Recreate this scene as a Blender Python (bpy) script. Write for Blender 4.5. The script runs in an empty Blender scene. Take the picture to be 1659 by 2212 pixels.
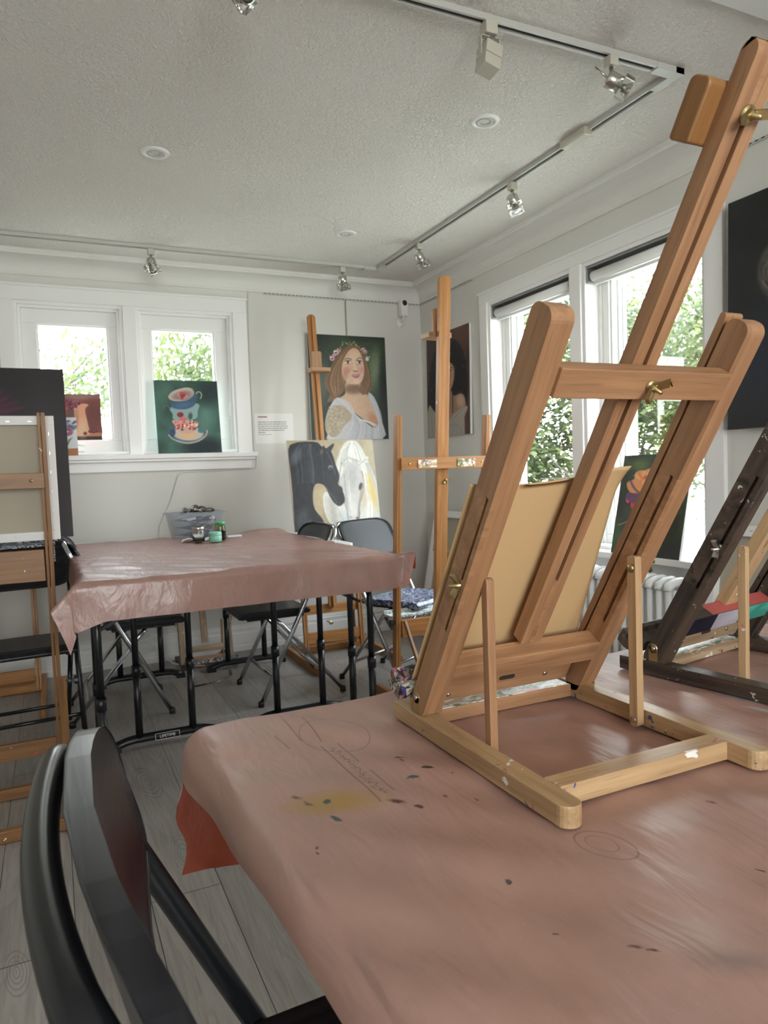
import bpy, math, random
import numpy as np
from mathutils import Vector, Matrix
random.seed(7)
rng = np.random.RandomState(5)
S = bpy.context.scene
C = S.collection
R = math.radians

# ---------------------------------------------------------------- camera, sky, exposure
CAM = Vector((-2.4662, -4.5606, 1.12))
yaw, pitch, roll = R(24.98), R(-3.19), R(-2.09)
f_ = Vector((math.sin(yaw)*math.cos(pitch), math.cos(yaw)*math.cos(pitch), math.sin(pitch)))
r0 = Vector((math.cos(yaw), -math.sin(yaw), 0)); u0 = r0.cross(f_)
r_ = r0*math.cos(roll)+u0*math.sin(roll); u_ = -r0*math.sin(roll)+u0*math.cos(roll)
cd = bpy.data.cameras.new('camera'); cam = bpy.data.objects.new('camera', cd); C.objects.link(cam)
cam.matrix_world = Matrix(((r_.x, u_.x, -f_.x, CAM.x), (r_.y, u_.y, -f_.y, CAM.y), (r_.z, u_.z, -f_.z, CAM.z), (0, 0, 0, 1)))
cd.sensor_fit = 'HORIZONTAL'; cd.sensor_width = 36; cd.lens = 36*1540/1659; cd.clip_start = .02
cd.dof.use_dof = True; cd.dof.focus_distance = 1.15; cd.dof.aperture_fstop = 16
S.camera = cam
S.view_settings.view_transform = 'Standard'; S.view_settings.look = 'None'
S.view_settings.gamma = 1; S.view_settings.use_curve_mapping = False
S.view_settings.exposure = -0.06
S.cycles.use_denoising = True
S.cycles.max_bounces = 12; S.cycles.diffuse_bounces = 6; S.cycles.transparent_max_bounces = 16
S.cycles.sample_clamp_indirect = 6; S.cycles.caustics_reflective = False; S.cycles.caustics_refractive = False

W = bpy.data.worlds.new('sky'); S.world = W; W.use_nodes = True
wn = W.node_tree; wn.nodes.clear()
wo = wn.nodes.new('ShaderNodeOutputWorld'); bg = wn.nodes.new('ShaderNodeBackground')
tc = wn.nodes.new('ShaderNodeTexCoord'); sx = wn.nodes.new('ShaderNodeSeparateXYZ'); rp = wn.nodes.new('ShaderNodeValToRGB')
wn.links.new(tc.outputs['Generated'], sx.inputs[0]); wn.links.new(sx.outputs['Z'], rp.inputs[0])
e = rp.color_ramp.elements
e[0].position = 0; e[0].color = (1, .985, .97, 1); e[1].position = .8; e[1].color = (.82, .90, 1, 1)
wn.links.new(rp.outputs[0], bg.inputs[0]); bg.inputs[1].default_value = 20
wn.links.new(bg.outputs[0], wo.inputs[0])

def portal(loc, rot, sx_, sy_):
    l = bpy.data.lights.new('window_portal', 'AREA'); l.shape = 'RECTANGLE'; l.size = sx_; l.size_y = sy_
    l.cycles.is_portal = True
    o = bpy.data.objects.new('window_portal', l); C.objects.link(o); o.location = loc; o.rotation_euler = rot
portal((-2.295, .14, 1.71), (R(-90), 0, 0), .42, .72); portal((-1.665, .14, 1.71), (R(-90), 0, 0), .42, .72)
portal((.14, -1.36, 1.4), (R(90), 0, R(90)), .62, 1.4); portal((.14, -2.13, 1.4), (R(90), 0, R(90)), .62, 1.4)
portal((-2.5, -7.55, 1.5), (R(90), 0, 0), 2.2, 1.45)

# ---------------------------------------------------------------- mesh helpers
def V(*a): return Vector(a)
class MB:
    def __init__(s): s.v = []; s.f = []; s.sm = []; s.g = []; s.col = None
    def raw(s, vs, fs, smooth=False, gc=None):
        o = len(s.v); off = Vector((random.uniform(-9, 9), random.uniform(-9, 9), random.uniform(-9, 9)))
        s.v += [tuple(p) for p in vs]
        s.g += [tuple(Vector(q)+off) for q in (gc if gc is not None else vs)]
        for f in fs: s.f.append(tuple(o+i for i in f)); s.sm.append(smooth)
        return s
    def prism(s, poly, o, ax, ay, az, d, smooth=False):
        o, ax, ay, az = map(Vector, (o, ax, ay, az)); n = len(poly)
        vs = [o+ax*a+ay*b for a, b in poly]+[o+ax*a+ay*b+az*d for a, b in poly]
        g = [(a, b, 0) for a, b in poly]+[(a, b, d) for a, b in poly]
        if ax.cross(ay).dot(az)*d < 0: vs = vs; rev = True
        else: rev = False
        fs = [tuple(range(n-1, -1, -1)), tuple(range(n, 2*n))]+[(i, (i+1) % n, n+(i+1) % n, n+i) for i in range(n)]
        if rev: fs = [tuple(reversed(f)) for f in fs]
        return s.raw(vs, fs, smooth, g)
    def box(s, x0, x1, y0, y1, z0, z1):
        d = [abs(x1-x0), abs(y1-y0), abs(z1-z0)]; k = d.index(max(d))
        vs = [Vector((x, y, z)) for z in (z0, z1) for y in (y0, y1) for x in (x0, x1)]
        g = [(p[k], p[(k+1) % 3], p[(k+2) % 3]) for p in vs]
        return s.raw(vs, [(0, 2, 3, 1), (4, 5, 7, 6), (0, 1, 5, 4), (1, 3, 7, 5), (3, 2, 6, 7), (2, 0, 4, 6)], False, g)
    def bar(s, p0, p1, w, h, up=(0, 0, 1), r0=0, r1=0, seg=5):
        p0, p1 = Vector(p0), Vector(p1); d = p1-p0; L = d.length; d.normalize()
        side = d.cross(Vector(up)).normalized(); upv = side.cross(d)
        a = w/2; poly = []
        def corner(cx, cy, r, a0):
            if r <= 0: poly.append((cx, cy)); return
            for i in range(seg+1):
                t = a0+math.pi/2*i/seg; poly.append((cx+math.cos(t)*r, cy+math.sin(t)*r))
        corner(r0, -a+r0, r0, math.pi); corner(L-r1, -a+r1, r1, -math.pi/2)
        corner(L-r1, a-r1, r1, 0); corner(r0, a-r0, r0, math.pi/2)
        if r0 <= 0: pass
        return s.prism(poly, p0-upv*(h/2), d, side, upv, h)
    def tube(s, pts, r, n=10, closed=False, flat=1.0):
        P = [Vector(p) for p in pts]; m = len(P); vs = []; g = []; fs = []; L = 0
        T = []
        for i in range(m):
            a = P[(i-1) % m] if (closed or i > 0) else P[i]; b = P[(i+1) % m] if (closed or i < m-1) else P[i]
            T.append((b-a).normalized())
        N = T[0].orthogonal().normalized()
        for i in range(m):
            N = (N-T[i]*N.dot(T[i])).normalized(); B = T[i].cross(N)
            if i: L += (P[i]-P[i-1]).length
            rr = r[i] if isinstance(r, (list, tuple)) else r
            for k in range(n):
                t = 2*math.pi*k/n; vs.append(P[i]+N*math.cos(t)*rr+B*math.sin(t)*rr*flat); g.append((L, math.cos(t)*rr, math.sin(t)*rr))
        q = m if closed else m-1
        for i in range(q):
            j = (i+1) % m
            for k in range(n): fs.append((i*n+k, i*n+(k+1) % n, j*n+(k+1) % n, j*n+k))
        s.raw(vs, fs, True, g)
        if not closed:
            o = len(s.v)-m*n
            s.f.append(tuple(o+k for k in range(n-1, -1, -1))); s.sm.append(False)
            s.f.append(tuple(o+(m-1)*n+k for k in range(n))); s.sm.append(False)
        return s
    def lathe(s, prof, o=(0, 0, 0), axis=(0, 0, 1), n=20, smooth=True):
        o, A = Vector(o), Vector(axis).normalized(); N = A.orthogonal().normalized(); B = A.cross(N)
        vs = []; fs = []; m = len(prof)
        for r, h in prof:
            for k in range(n):
                t = 2*math.pi*k/n; vs.append(o+A*h+(N*math.cos(t)+B*math.sin(t))*r)
        for i in range(m-1):
            for k in range(n): fs.append((i*n+k, i*n+(k+1) % n, (i+1)*n+(k+1) % n, (i+1)*n+k))
        return s.raw(vs, fs, smooth)
    def grid(s, fn, nu, nv, smooth=True, flip=False):
        vs = [Vector(fn(i/nu, j/nv)) for j in range(nv+1) for i in range(nu+1)]
        fs = []
        for j in range(nv):
            for i in range(nu):
                a = j*(nu+1)+i; q = (a, a+1, a+nu+2, a+nu+1); fs.append(q if not flip else q[::-1])
        return s.raw(vs, fs, smooth)
    def build(s, name, mat, parent=None, bevel=0, loc=None, seg=2):
        me = bpy.data.meshes.new(name); me.from_pydata(s.v, [], s.f)
        me.polygons.foreach_set('use_smooth', s.sm)
        at = me.attributes.new('gc', 'FLOAT_VECTOR', 'POINT'); at.data.foreach_set('vector', [c for q in s.g for c in q])
        if s.col is not None:
            ca = me.color_attributes.new('Col', 'FLOAT_COLOR', 'POINT'); ca.data.foreach_set('color', np.asarray(s.col, dtype=np.float32).ravel())
        me.materials.append(mat); me.update()
        o = bpy.data.objects.new(name, me); C.objects.link(o)
        if parent is not None: o.parent = parent
        if loc is not None: o.location = loc
        if bevel:
            b = o.modifiers.new('edge', 'BEVEL'); b.width = bevel; b.segments = seg; b.limit_method = 'ANGLE'; b.angle_limit = R(40)
        return o
def tag(o, label=None, cat=None, group=None, kind=None):
    if label: o['label'] = label
    if cat: o['category'] = cat
    if group: o['group'] = group
    if kind: o['kind'] = kind
    return o
def thing(name, label, cat, loc=(0, 0, 0), rotz=0, group=None):
    o = bpy.data.objects.new(name, None); C.objects.link(o); o.empty_display_size = .05
    o.location = loc; o.rotation_euler = (0, 0, rotz)
    return tag(o, label, cat, group)
def struct(name, mb, mat, bevel=0, parent=None):
    o = mb.build(name, mat, parent, bevel); o['kind'] = 'structure'; return o
def copy_tree(o, parent=None):
    c = o.copy(); C.objects.link(c)
    if parent is not None: c.parent = parent
    for ch in list(o.children): copy_tree(ch, c)
    return c

# ---------------------------------------------------------------- materials
def srgb(c): return tuple(x/12.92 if x <= .04045 else ((x+.055)/1.055)**2.4 for x in c)
def rgb(r, g, b, k=1.0):
    c = srgb((r/255, g/255, b/255)); return (min(c[0]*k, .95), min(c[1]*k, .95), min(c[2]*k, .95), 1)
class Mat:
    def __init__(s, name, col=(.5, .5, .5, 1), rough=.5, metal=0, spec=.5):
        s.m = bpy.data.materials.new(name); s.m.use_nodes = True; s.t = s.m.node_tree; s.t.nodes.clear()
        s.out = s.n('ShaderNodeOutputMaterial'); s.p = s.n('ShaderNodeBsdfPrincipled')
        s.l(s.p.outputs[0], s.out.inputs[0])
        s.p.inputs['Base Color'].default_value = col; s.p.inputs['Roughness'].default_value = rough
        s.p.inputs['Metallic'].default_value = metal; s.p.inputs['Specular IOR Level'].default_value = spec
    def n(s, t, **k):
        x = s.t.nodes.new(t)
        for a, b in k.items(): setattr(x, a, b)
        return x
    def l(s, a, b): s.t.links.new(a, b)
    def coord(s, kind='gc', scale=(1, 1, 1), rot=(0, 0, 0), loc=(0, 0, 0)):
        if kind == 'gc': a = s.n('ShaderNodeAttribute', attribute_name='gc').outputs['Vector']
        elif kind == 'obj': a = s.n('ShaderNodeTexCoord').outputs['Object']
        else: a = s.n('ShaderNodeNewGeometry').outputs['Position']
        mp = s.n('ShaderNodeMapping'); mp.inputs['Scale'].default_value = scale; mp.inputs['Rotation'].default_value = rot; mp.inputs['Location'].default_value = loc
        s.l(a, mp.inputs[0]); return mp.outputs[0]
    def noise(s, v, scale=5, detail=3, rough=.5, dist=0):
        x = s.n('ShaderNodeTexNoise'); x.inputs['Scale'].default_value = scale; x.inputs['Detail'].default_value = detail
        x.inputs['Roughness'].default_value = rough; x.inputs['Distortion'].default_value = dist
        s.l(v, x.inputs['Vector']); return x
    def ramp(s, fac, stops):
        x = s.n('ShaderNodeValToRGB'); e = x.color_ramp.elements
        e[0].position, e[0].color = stops[0][0], stops[0][1]; e[1].position, e[1].color = stops[-1][0], stops[-1][1]
        for p, c in stops[1:-1]: q = e.new(p); q.color = c
        s.l(fac, x.inputs[0]); return x.outputs[0]
    def mix(s, fac, a, b, mode='MIX'):
        x = s.n('ShaderNodeMix', data_type='RGBA', blend_type=mode)
        for i, val in ((0, fac), (6, a), (7, b)):
            if hasattr(val, 'is_linked'): s.l(val, x.inputs[i])
            else: x.inputs[i].default_value = val
        return x.outputs[2]
    def math(s, op, a, b=0, c=0, clamp=False):
        x = s.n('ShaderNodeMath', operation=op, use_clamp=clamp)
        for i, val in enumerate((a, b, c)):
            if hasattr(val, 'is_linked'): s.l(val, x.inputs[i])
            else: x.inputs[i].default_value = val
        return x.outputs[0]
    def bump(s, h, strength=.3, dist=.01):
        x = s.n('ShaderNodeBump'); x.inputs['Strength'].default_value = strength; x.inputs['Distance'].default_value = dist
        s.l(h, x.inputs['Height']); s.l(x.outputs[0], s.p.inputs['Normal']); return x
    def base(s, c): s.l(c, s.p.inputs['Base Color']); return s
G1 = (0, 0, 0, 1); W1 = (1, 1, 1, 1)
def simple(name, col, rough=.5, metal=0, spec=.5, bump=None):
    m = Mat(name, col, rough, metal, spec)
    if bump:
        v = m.coord('gc'); n = m.noise(v, bump[0], 3); m.bump(n.outputs[0], bump[1], bump[2])
    return m.m
def wood(name, dark, light, paint=0, rough=.45, cols=None, pscale=22, fleck=True):
    m = Mat(name, light, rough)
    v = m.coord('gc', (3, 55, 55)); n = m.noise(v, 1.0, 4, .6, .3)
    v2 = m.coord('gc', (14, 260, 260)); n2 = m.noise(v2, 1, 2)
    c = m.ramp(n.outputs[0], [(.3, dark), (.7, light)])
    if fleck:
        fk = m.ramp(n2.outputs[0], [(.60, G1), (.68, W1)]); c = m.mix(m.math('MULTIPLY', fk, .28), c, tuple(x*.45 for x in dark[:3])+(1,))
    if paint > 0:
        pal = cols or [rgb(235, 232, 228), rgb(60, 75, 130), rgb(190, 90, 110), rgb(70, 110, 110)]
        for i, pc in enumerate(pal):
            v3 = m.coord('gc', (1, 1.3, 1.3), loc=(3.1*i, 1.7*i, 5.3*i)); n3 = m.noise(v3, pscale*(1+.35*i), 3, .65, .6)
            k = m.ramp(n3.outputs[0], [(.74-paint*.22+.0, G1), (.755-paint*.22, W1)]); c = m.mix(k, c, pc)
    m.base(c); m.bump(n2.outputs[0], .12, .002); return m.m
def paintmix(name, cols, scale=30, rough=.4, bump=.6):
    m = Mat(name, cols[0], rough); c = cols[0]
    for i, pc in enumerate(cols[1:]):
        v = m.coord('gc', (1, 1.6, 1.6), loc=(7*i, 3*i, i)); n = m.noise(v, scale*(1+.2*i), 3, .6, 1.0)
        k = m.ramp(n.outputs[0], [(.53, G1), (.56, W1)]); c = m.mix(k, c, pc)
    n = m.noise(m.coord('gc'), scale*3, 3); m.base(c); m.bump(n.outputs[0], bump, .004); return m.m
M = {}
# wall paint with faint roller mottling
def wallmat(name, col):
    m = Mat(name, col, .75); v = m.coord('geo'); n = m.noise(v, 1.3, 3); c = m.ramp(n.outputs[0], [(.3, tuple(x*.93 for x in col[:3])+(1,)), (.7, col)])
    m.base(c); n2 = m.noise(v, 90, 2); m.bump(n2.outputs[0], .08, .002); return m.m
M['wall'] = wallmat('wall_paint', (.70, .69, .655, 1))
M['trim'] = simple('trim_paint', (.83, .83, .82, 1), .38, bump=(40, .05, .002))
M['crown'] = wallmat('crown_paint', (.76, .755, .72, 1))
M['soffit'] = wallmat('soffit_paint', (.80, .80, .79, 1))
m = Mat('stippled_ceiling', (.84, .83, .81, 1), .9); v = m.coord('geo')
n = m.noise(v, 62, 4, .7, .8); n2 = m.noise(v, 2.0, 2)
m.base(m.mix(m.math('MULTIPLY', n2.outputs[0], .35), (.90, .87, .83, 1), (.86, .815, .765, 1)))
m.bump(m.ramp(n.outputs[0], [(.36, G1), (.64, W1)]), .7, .011); M['ceil'] = m.m
# grey laminate planks running along y
m = Mat('grey_laminate_planks', (.4, .4, .4, 1), .32)
geo = m.n('ShaderNodeNewGeometry').outputs['Position']; sp = m.n('ShaderNodeSeparateXYZ'); m.l(geo, sp.inputs[0])
px = m.math('DIVIDE', m.math('ADD', sp.outputs[0], 2.101), .1855); pi = m.math('FLOOR', px); pf = m.math('FRACT', px)
wn1 = m.n('ShaderNodeTexWhiteNoise', noise_dimensions='1D'); m.l(pi, wn1.inputs['W'])
py = m.math('ADD', m.math('DIVIDE', sp.outputs[1], 1.22), m.math('MULTIPLY', wn1.outputs[0], 7.0)); qi = m.math('FLOOR', py); qf = m.math('FRACT', py)
wn2 = m.n('ShaderNodeTexWhiteNoise', noise_dimensions='2D'); cb = m.n('ShaderNodeCombineXYZ'); m.l(pi, cb.inputs[0]); m.l(qi, cb.inputs[1]); m.l(cb.outputs[0], wn2.inputs['Vector'])
cb2 = m.n('ShaderNodeCombineXYZ')
m.l(m.math('ADD', sp.outputs[0], m.math('MULTIPLY', wn2.outputs[0], 31)), cb2.inputs[0]); m.l(m.math('ADD', sp.outputs[1], m.math('MULTIPLY', wn2.outputs[0], 17)), cb2.inputs[1])
mp = m.n('ShaderNodeMapping'); mp.inputs['Scale'].default_value = (16, 1.7, 1); m.l(cb2.outputs[0], mp.inputs[0])
big = m.noise(mp.outputs[0], .55, 2, .5, .8)
rings = m.math('FRACT', m.math('MULTIPLY', big.outputs[0], 13))
rg = m.ramp(rings, [(0, W1), (.45, (.35, .35, .35, 1)), (.9, (.15, .15, .15, 1)), (1, W1)])
mp2 = m.n('ShaderNodeMapping'); mp2.inputs['Scale'].default_value = (95, 4, 1); m.l(cb2.outputs[0], mp2.inputs[0])
fine = m.noise(mp2.outputs[0], 1, 4, .65, .4)
tone = m.ramp(wn2.outputs[0], [(0, rgb(138, 132, 126)), (1, rgb(168, 161, 154))])
c = m.mix(m.math('MULTIPLY', rg, .30), tone, rgb(96, 91, 88))
c = m.mix(m.ramp(fine.outputs[0], [(.45, G1), (.75, (.55, .55, .55, 1))]), c, rgb(100, 95, 90))
for (kx, ky, ka, ks) in ((-2.20, -1.82, .1, 1), (-2.165, -2.40, 0, .75), (-2.60, -2.75, .1, .6)):
    kw = m.noise(m.coord('geo', (1, .5, 1)), 9, 3, .6)
    mk = m.n('ShaderNodeMapping', vector_type='TEXTURE'); mk.inputs['Location'].default_value = (kx, ky, 0); mk.inputs['Rotation'].default_value = (0, 0, ka); mk.inputs['Scale'].default_value = (.05*ks, .17*ks, 1)
    m.l(geo, mk.inputs[0]); kl = m.n('ShaderNodeVectorMath', operation='LENGTH'); m.l(mk.outputs[0], kl.inputs[0])
    kd = m.math('ADD', kl.outputs['Value'], m.math('MULTIPLY', kw.outputs[0], .5)); kr_ = m.math('FRACT', m.math('MULTIPLY', kd, 4.5))
    kc = m.ramp(kr_, [(0, W1), (.35, G1), (.85, G1), (1, W1)]); kf_ = m.ramp(kl.outputs['Value'], [(.9, W1), (1.6, G1)])
    c = m.mix(m.math('MULTIPLY', m.math('MULTIPLY', kc, kf_), .55), c, rgb(92, 88, 86))
sx1 = m.math('LESS_THAN', pf, .012); sy1 = m.math('LESS_THAN', qf, .0025); seam = m.math('MAXIMUM', sx1, sy1)
c = m.mix(seam, c, (.03, .03, .03, 1)); m.base(c)
m.bump(m.math('SUBTRACT', fine.outputs[0], m.math('MULTIPLY', seam, 2)), .15, .003); M['floor'] = m.m

M['beech'] = wood('beech_wood', rgb(142, 102, 72, .95), rgb(178, 136, 100, .98), 0, .42)
M['beech_paint'] = wood('beech_wood_paint_flecked', rgb(156, 124, 88, .98), rgb(196, 166, 126, 1.0), .26, .42)
M['beech_light'] = wood('pale_beech', rgb(168, 134, 98, .98), rgb(200, 168, 128, 1.0), .22, .45)
M['oldwood'] = wood('weathered_grey_wood', rgb(26, 22, 21), rgb(92, 76, 64), .30, .5, [rgb(22, 26, 34), rgb(12, 12, 15), rgb(70, 52, 44), rgb(190, 188, 184)], 26)
M['oldpale'] = wood('weathered_pale_wood', rgb(120, 95, 70), rgb(190, 165, 135), .45, .5, [rgb(225, 222, 216), rgb(60, 55, 52)], 20)
M['pine'] = wood('orange_pine_wood', rgb(148, 98, 52, 1.0), rgb(186, 132, 76, 1.0), .10, .42, fleck=False)
M['pine_dark'] = wood('dark_orange_wood', rgb(118, 80, 44, .9), rgb(150, 106, 62, .95), .08, .45, fleck=False)
M['traypaint'] = paintmix('caked_paint', [rgb(120, 118, 112), rgb(40, 60, 45), rgb(150, 80, 90), rgb(58, 52, 108), rgb(28, 30, 32), rgb(190, 186, 165)], 26)
M['whitesplash'] = paintmix('white_pink_paint', [rgb(232, 226, 220, 1.1), rgb(214, 160, 160), rgb(196, 172, 135), rgb(96, 122, 92)], 17, .3, .2)
M['traywhite'] = paintmix('white_caked_paint', [rgb(235, 240, 240), rgb(120, 165, 175), rgb(40, 60, 62), rgb(225, 228, 226)], 45)
M['traydark'] = paintmix('dark_caked_paint', [rgb(30, 30, 32), rgb(90, 95, 110), rgb(20, 20, 22), rgb(170, 170, 180)], 50)
M['bandpaint'] = None
M['brass'] = simple('aged_brass', (.50, .40, .20, 1), .32, 1)
M['steel'] = simple('nickel_steel', (.62, .60, .56, 1), .25, 1)
M['chrome'] = simple('chrome_tube', (.55, .57, .60, 1), .22, 1)
M['blackmetal'] = simple('black_powder_coat', (.010, .011, .013, 1), .27, spec=.4, bump=(300, .05, .001))
M['blackpl'] = simple('black_plastic', (.012, .012, .013, 1), .4)
m = Mat('black_painted_wood', (.011, .012, .014, 1), .32, 0, .25); v = m.coord('gc', (3, 60, 60)); n = m.noise(v, 1, 3)
m.bump(n.outputs[0], .25, .002); m.base(m.ramp(n.outputs[0], [(.35, (.007, .007, .009, 1)), (.7, (.02, .021, .025, 1))])); M['blackwood'] = m.m
m = Mat('black_seat_paint_scuffed', (.012, .013, .015, 1), .5, 0, .3); n = m.noise(m.coord('gc', (1, 4, 1)), 38, 4, .7, 1.5); n2 = m.noise(m.coord('gc'), 7, 2)
k = m.math('MULTIPLY', m.ramp(n.outputs[0], [(.66, G1), (.69, W1)]), m.ramp(n2.outputs[0], [(.5, G1), (.62, W1)]))
m.base(m.mix(k, (.012, .014, .016, 1), (.55, .58, .60, 1))); M['scuffed'] = m.m
m = Mat('black_seat_blue_white_paint', (.012, .013, .015, 1), .33); n = m.noise(m.coord('gc'), 60, 4, .7, 1.0)
m.base(m.ramp(n.outputs[0], [(.45, (.015, .018, .022, 1)), (.52, rgb(70, 90, 140)), (.62, rgb(225, 230, 235))])); M['splattered'] = m.m
M['whitepl'] = simple('white_plastic', (.8, .8, .79, 1), .35)
M['trackwhite'] = simple('white_track_enamel', (.50, .50, .47, 1), .35)
M['cream'] = simple('cream_enamel', (.52, .50, .42, 1), .4)
M['slot'] = simple('dark_slot', (.03, .028, .025, 1), .6)
M['canvasback'] = simple('raw_canvas_back', rgb(172, 164, 148, 1.0), .85, bump=(900, .25, .001))
M['canvaswhite'] = simple('primed_canvas_edge', (.80, .80, .80, 1), .7, bump=(700, .2, .001))
M['kraft'] = simple('kraft_board', rgb(198, 166, 122, 1.0), .62, bump=(500, .15, .0008))
M['radiator'] = simple('radiator_enamel', (.80, .80, .79, 1), .3)
M['blindgrey'] = simple('blind_cassette', (.28, .28, .28, 1), .4, .6)
M['blind'] = simple('roller_fabric', (.84, .85, .84, 1), .6)
M['paper'] = simple('white_paper', (.78, .78, .76, 1), .8)
M['ink'] = simple('grey_ink', (.22, .22, .21, 1), .8)
M['redink'] = simple('red_ink', rgb(150, 80, 80), .8)
M['whiteink'] = simple('white_print', (.75, .75, .75, 1), .6)
m = Mat('window_glass', W1, .02); m.t.nodes.remove(m.p)
tr = m.n('ShaderNodeBsdfTransparent'); tr.inputs[0].default_value = (.97, .99, .98, 1); gl = m.n('ShaderNodeBsdfGlossy'); gl.inputs['Roughness'].default_value = .02
fr = m.n('ShaderNodeLayerWeight'); mx = m.n('ShaderNodeMixShader')
m.l(m.math('ADD', m.math('MULTIPLY', m.math('POWER', fr.outputs['Facing'], 5), .8), .03), mx.inputs[0]); m.l(tr.outputs[0], mx.inputs[1]); m.l(gl.outputs[0], mx.inputs[2]); m.l(mx.outputs[0], m.out.inputs[0]); M['glass'] = m.m
def clear(name, col, rough=.08, ior=1.45):
    m = Mat(name, col, rough); m.p.inputs['Transmission Weight'].default_value = 1; m.p.inputs['IOR'].default_value = ior; return m.m
M['clear'] = clear('clear_glass', (.95, .97, .96, 1)); M['greenglass'] = clear('olive_glass', (.35, .5, .25, 1)); 
m = Mat('cloudy_plastic', (.30, .33, .38, 1), .3, 0, .25); m.p.inputs['Alpha'].default_value = .22; M['tub'] = m.m
M['teal'] = simple('teal_jar', rgb(120, 175, 155, 1.3), .3); M['greenlid'] = simple('green_lid', rgb(60, 150, 90, 1.2), .35)
M['vcol'] = None
def vcolmat(name, rough=.45, spec=.4, bump=.15):
    m = Mat(name, W1, rough, 0, spec); a = m.n('ShaderNodeAttribute', attribute_name='Col'); m.base(a.outputs['Color'])
    n = m.noise(m.coord('gc'), 260, 2); m.bump(n.outputs[0], bump, .001); return m.m
M['painted'] = vcolmat('oil_painted_canvas'); M['painted_gloss'] = vcolmat('varnished_painted_canvas', .28)
# rosin paper: satin brown face, lets red light through; stains and pencil marks at fixed places
def papermat(name, stains=(), lines=(), circ=(), col=rgb(192, 153, 140, 1.1), rough=.42, bmp=.20, spec=.6):
    m = Mat(name, col, rough, 0, spec); P = m.coord('geo')
    v = m.coord('geo', (9, 2.5, 6)); n = m.noise(v, 1.0, 4, .6, .8)
    c = m.ramp(n.outputs[0], [(.3, tuple(x*.80 for x in col[:3])+(1,)), (.7, col)])
    fib = m.noise(P, 420, 2); c = m.mix(m.ramp(fib.outputs[0], [(.62, G1), (.8, (.35, .35, .35, 1))]), c, rgb(214, 180, 165, 1.1))
    wob = m.noise(P, 55, 3, .6); wv = m.n('ShaderNodeVectorMath', operation='SCALE'); m.l(wob.outputs['Color'], wv.inputs[0]); wv.inputs['Scale'].default_value = .016
    pw = m.n('ShaderNodeVectorMath', operation='ADD'); m.l(P, pw.inputs[0]); m.l(wv.outputs[0], pw.inputs[1]); PW = pw.outputs[0]
    for (x, y, rx, ry, a, cc, soft) in stains:
        mp = m.n('ShaderNodeMapping', vector_type='TEXTURE'); mp.inputs['Location'].default_value = (x+.008, y+.008, .748); mp.inputs['Rotation'].default_value = (0, 0, a); mp.inputs['Scale'].default_value = (rx*(.75 if ry < .03 else 1), ry*(.75 if ry < .03 else 1), 1)
        m.l(PW, mp.inputs[0]); ln = m.n('ShaderNodeVectorMath', operation='LENGTH'); m.l(mp.outputs[0], ln.inputs[0])
        k = m.ramp(ln.outputs['Value'], [(1-soft if soft < 1 else 0, W1 if soft < .9 else (.75, .75, .75, 1)), (1, G1)]); c = m.mix(k, c, cc)
    for (x0, y0, x1, y1, w) in lines:
        L = math.hypot(x1-x0, y1-y0); a = math.atan2(y1-y0, x1-x0)
        mp = m.n('ShaderNodeMapping', vector_type='TEXTURE'); mp.inputs['Location'].default_value = ((x0+x1)/2, (y0+y1)/2, .74); mp.inputs['Rotation'].default_value = (0, 0, a); mp.inputs['Scale'].default_value = (L/2, w, 5)
        m.l(P, mp.inputs[0]); ab = m.n('ShaderNodeVectorMath', operation='ABSOLUTE'); m.l(mp.outputs[0], ab.inputs[0]); s3 = m.n('ShaderNodeSeparateXYZ'); m.l(ab.outputs[0], s3.inputs[0])
        k = m.math('LESS_THAN', m.math('MAXIMUM', s3.outputs[0], s3.outputs[1]), 1.0); c = m.mix(m.math('MULTIPLY', k, .5), c, rgb(70, 58, 55))
    for (x, y, rx, ry, a, w) in circ:
        mp = m.n('ShaderNodeMapping', vector_type='TEXTURE'); mp.inputs['Location'].default_value = (x, y, .74); mp.inputs['Rotation'].default_value = (0, 0, a); mp.inputs['Scale'].default_value = (rx, ry, 5)
        m.l(P, mp.inputs[0]); ln = m.n('ShaderNodeVectorMath', operation='LENGTH'); m.l(mp.outputs[0], ln.inputs[0])
        k = m.math('LESS_THAN', m.math('ABSOLUTE', m.math('SUBTRACT', ln.outputs['Value'], 1)), w); c = m.mix(m.math('MULTIPLY', k, .4), c, rgb(75, 62, 58))
    ng = m.n('ShaderNodeNewGeometry'); c = m.mix(ng.outputs['Backfacing'], c, rgb(138, 66, 46))
    m.base(c)
    cr = m.noise(m.coord('geo', (5, 1.3, 3)), 4.5, 3, .55, .5); cr2 = m.noise(P, 13, 2, .5)
    m.bump(m.math('ADD', cr.outputs[0], m.math('MULTIPLY', cr2.outputs[0], .25)), bmp, .02)
    tl = m.n('ShaderNodeBsdfTranslucent'); tl.inputs[0].default_value = rgb(150, 52, 26); mx = m.n('ShaderNodeMixShader'); mx.inputs[0].default_value = .20
    m.l(m.p.outputs[0], mx.inputs[1]); m.l(tl.outputs[0], mx.inputs[2]); m.l(mx.outputs[0], m.out.inputs[0]); return m.m
DK = rgb(70, 62, 62); TE = rgb(72, 92, 96); RD = rgb(140, 62, 52)
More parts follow.
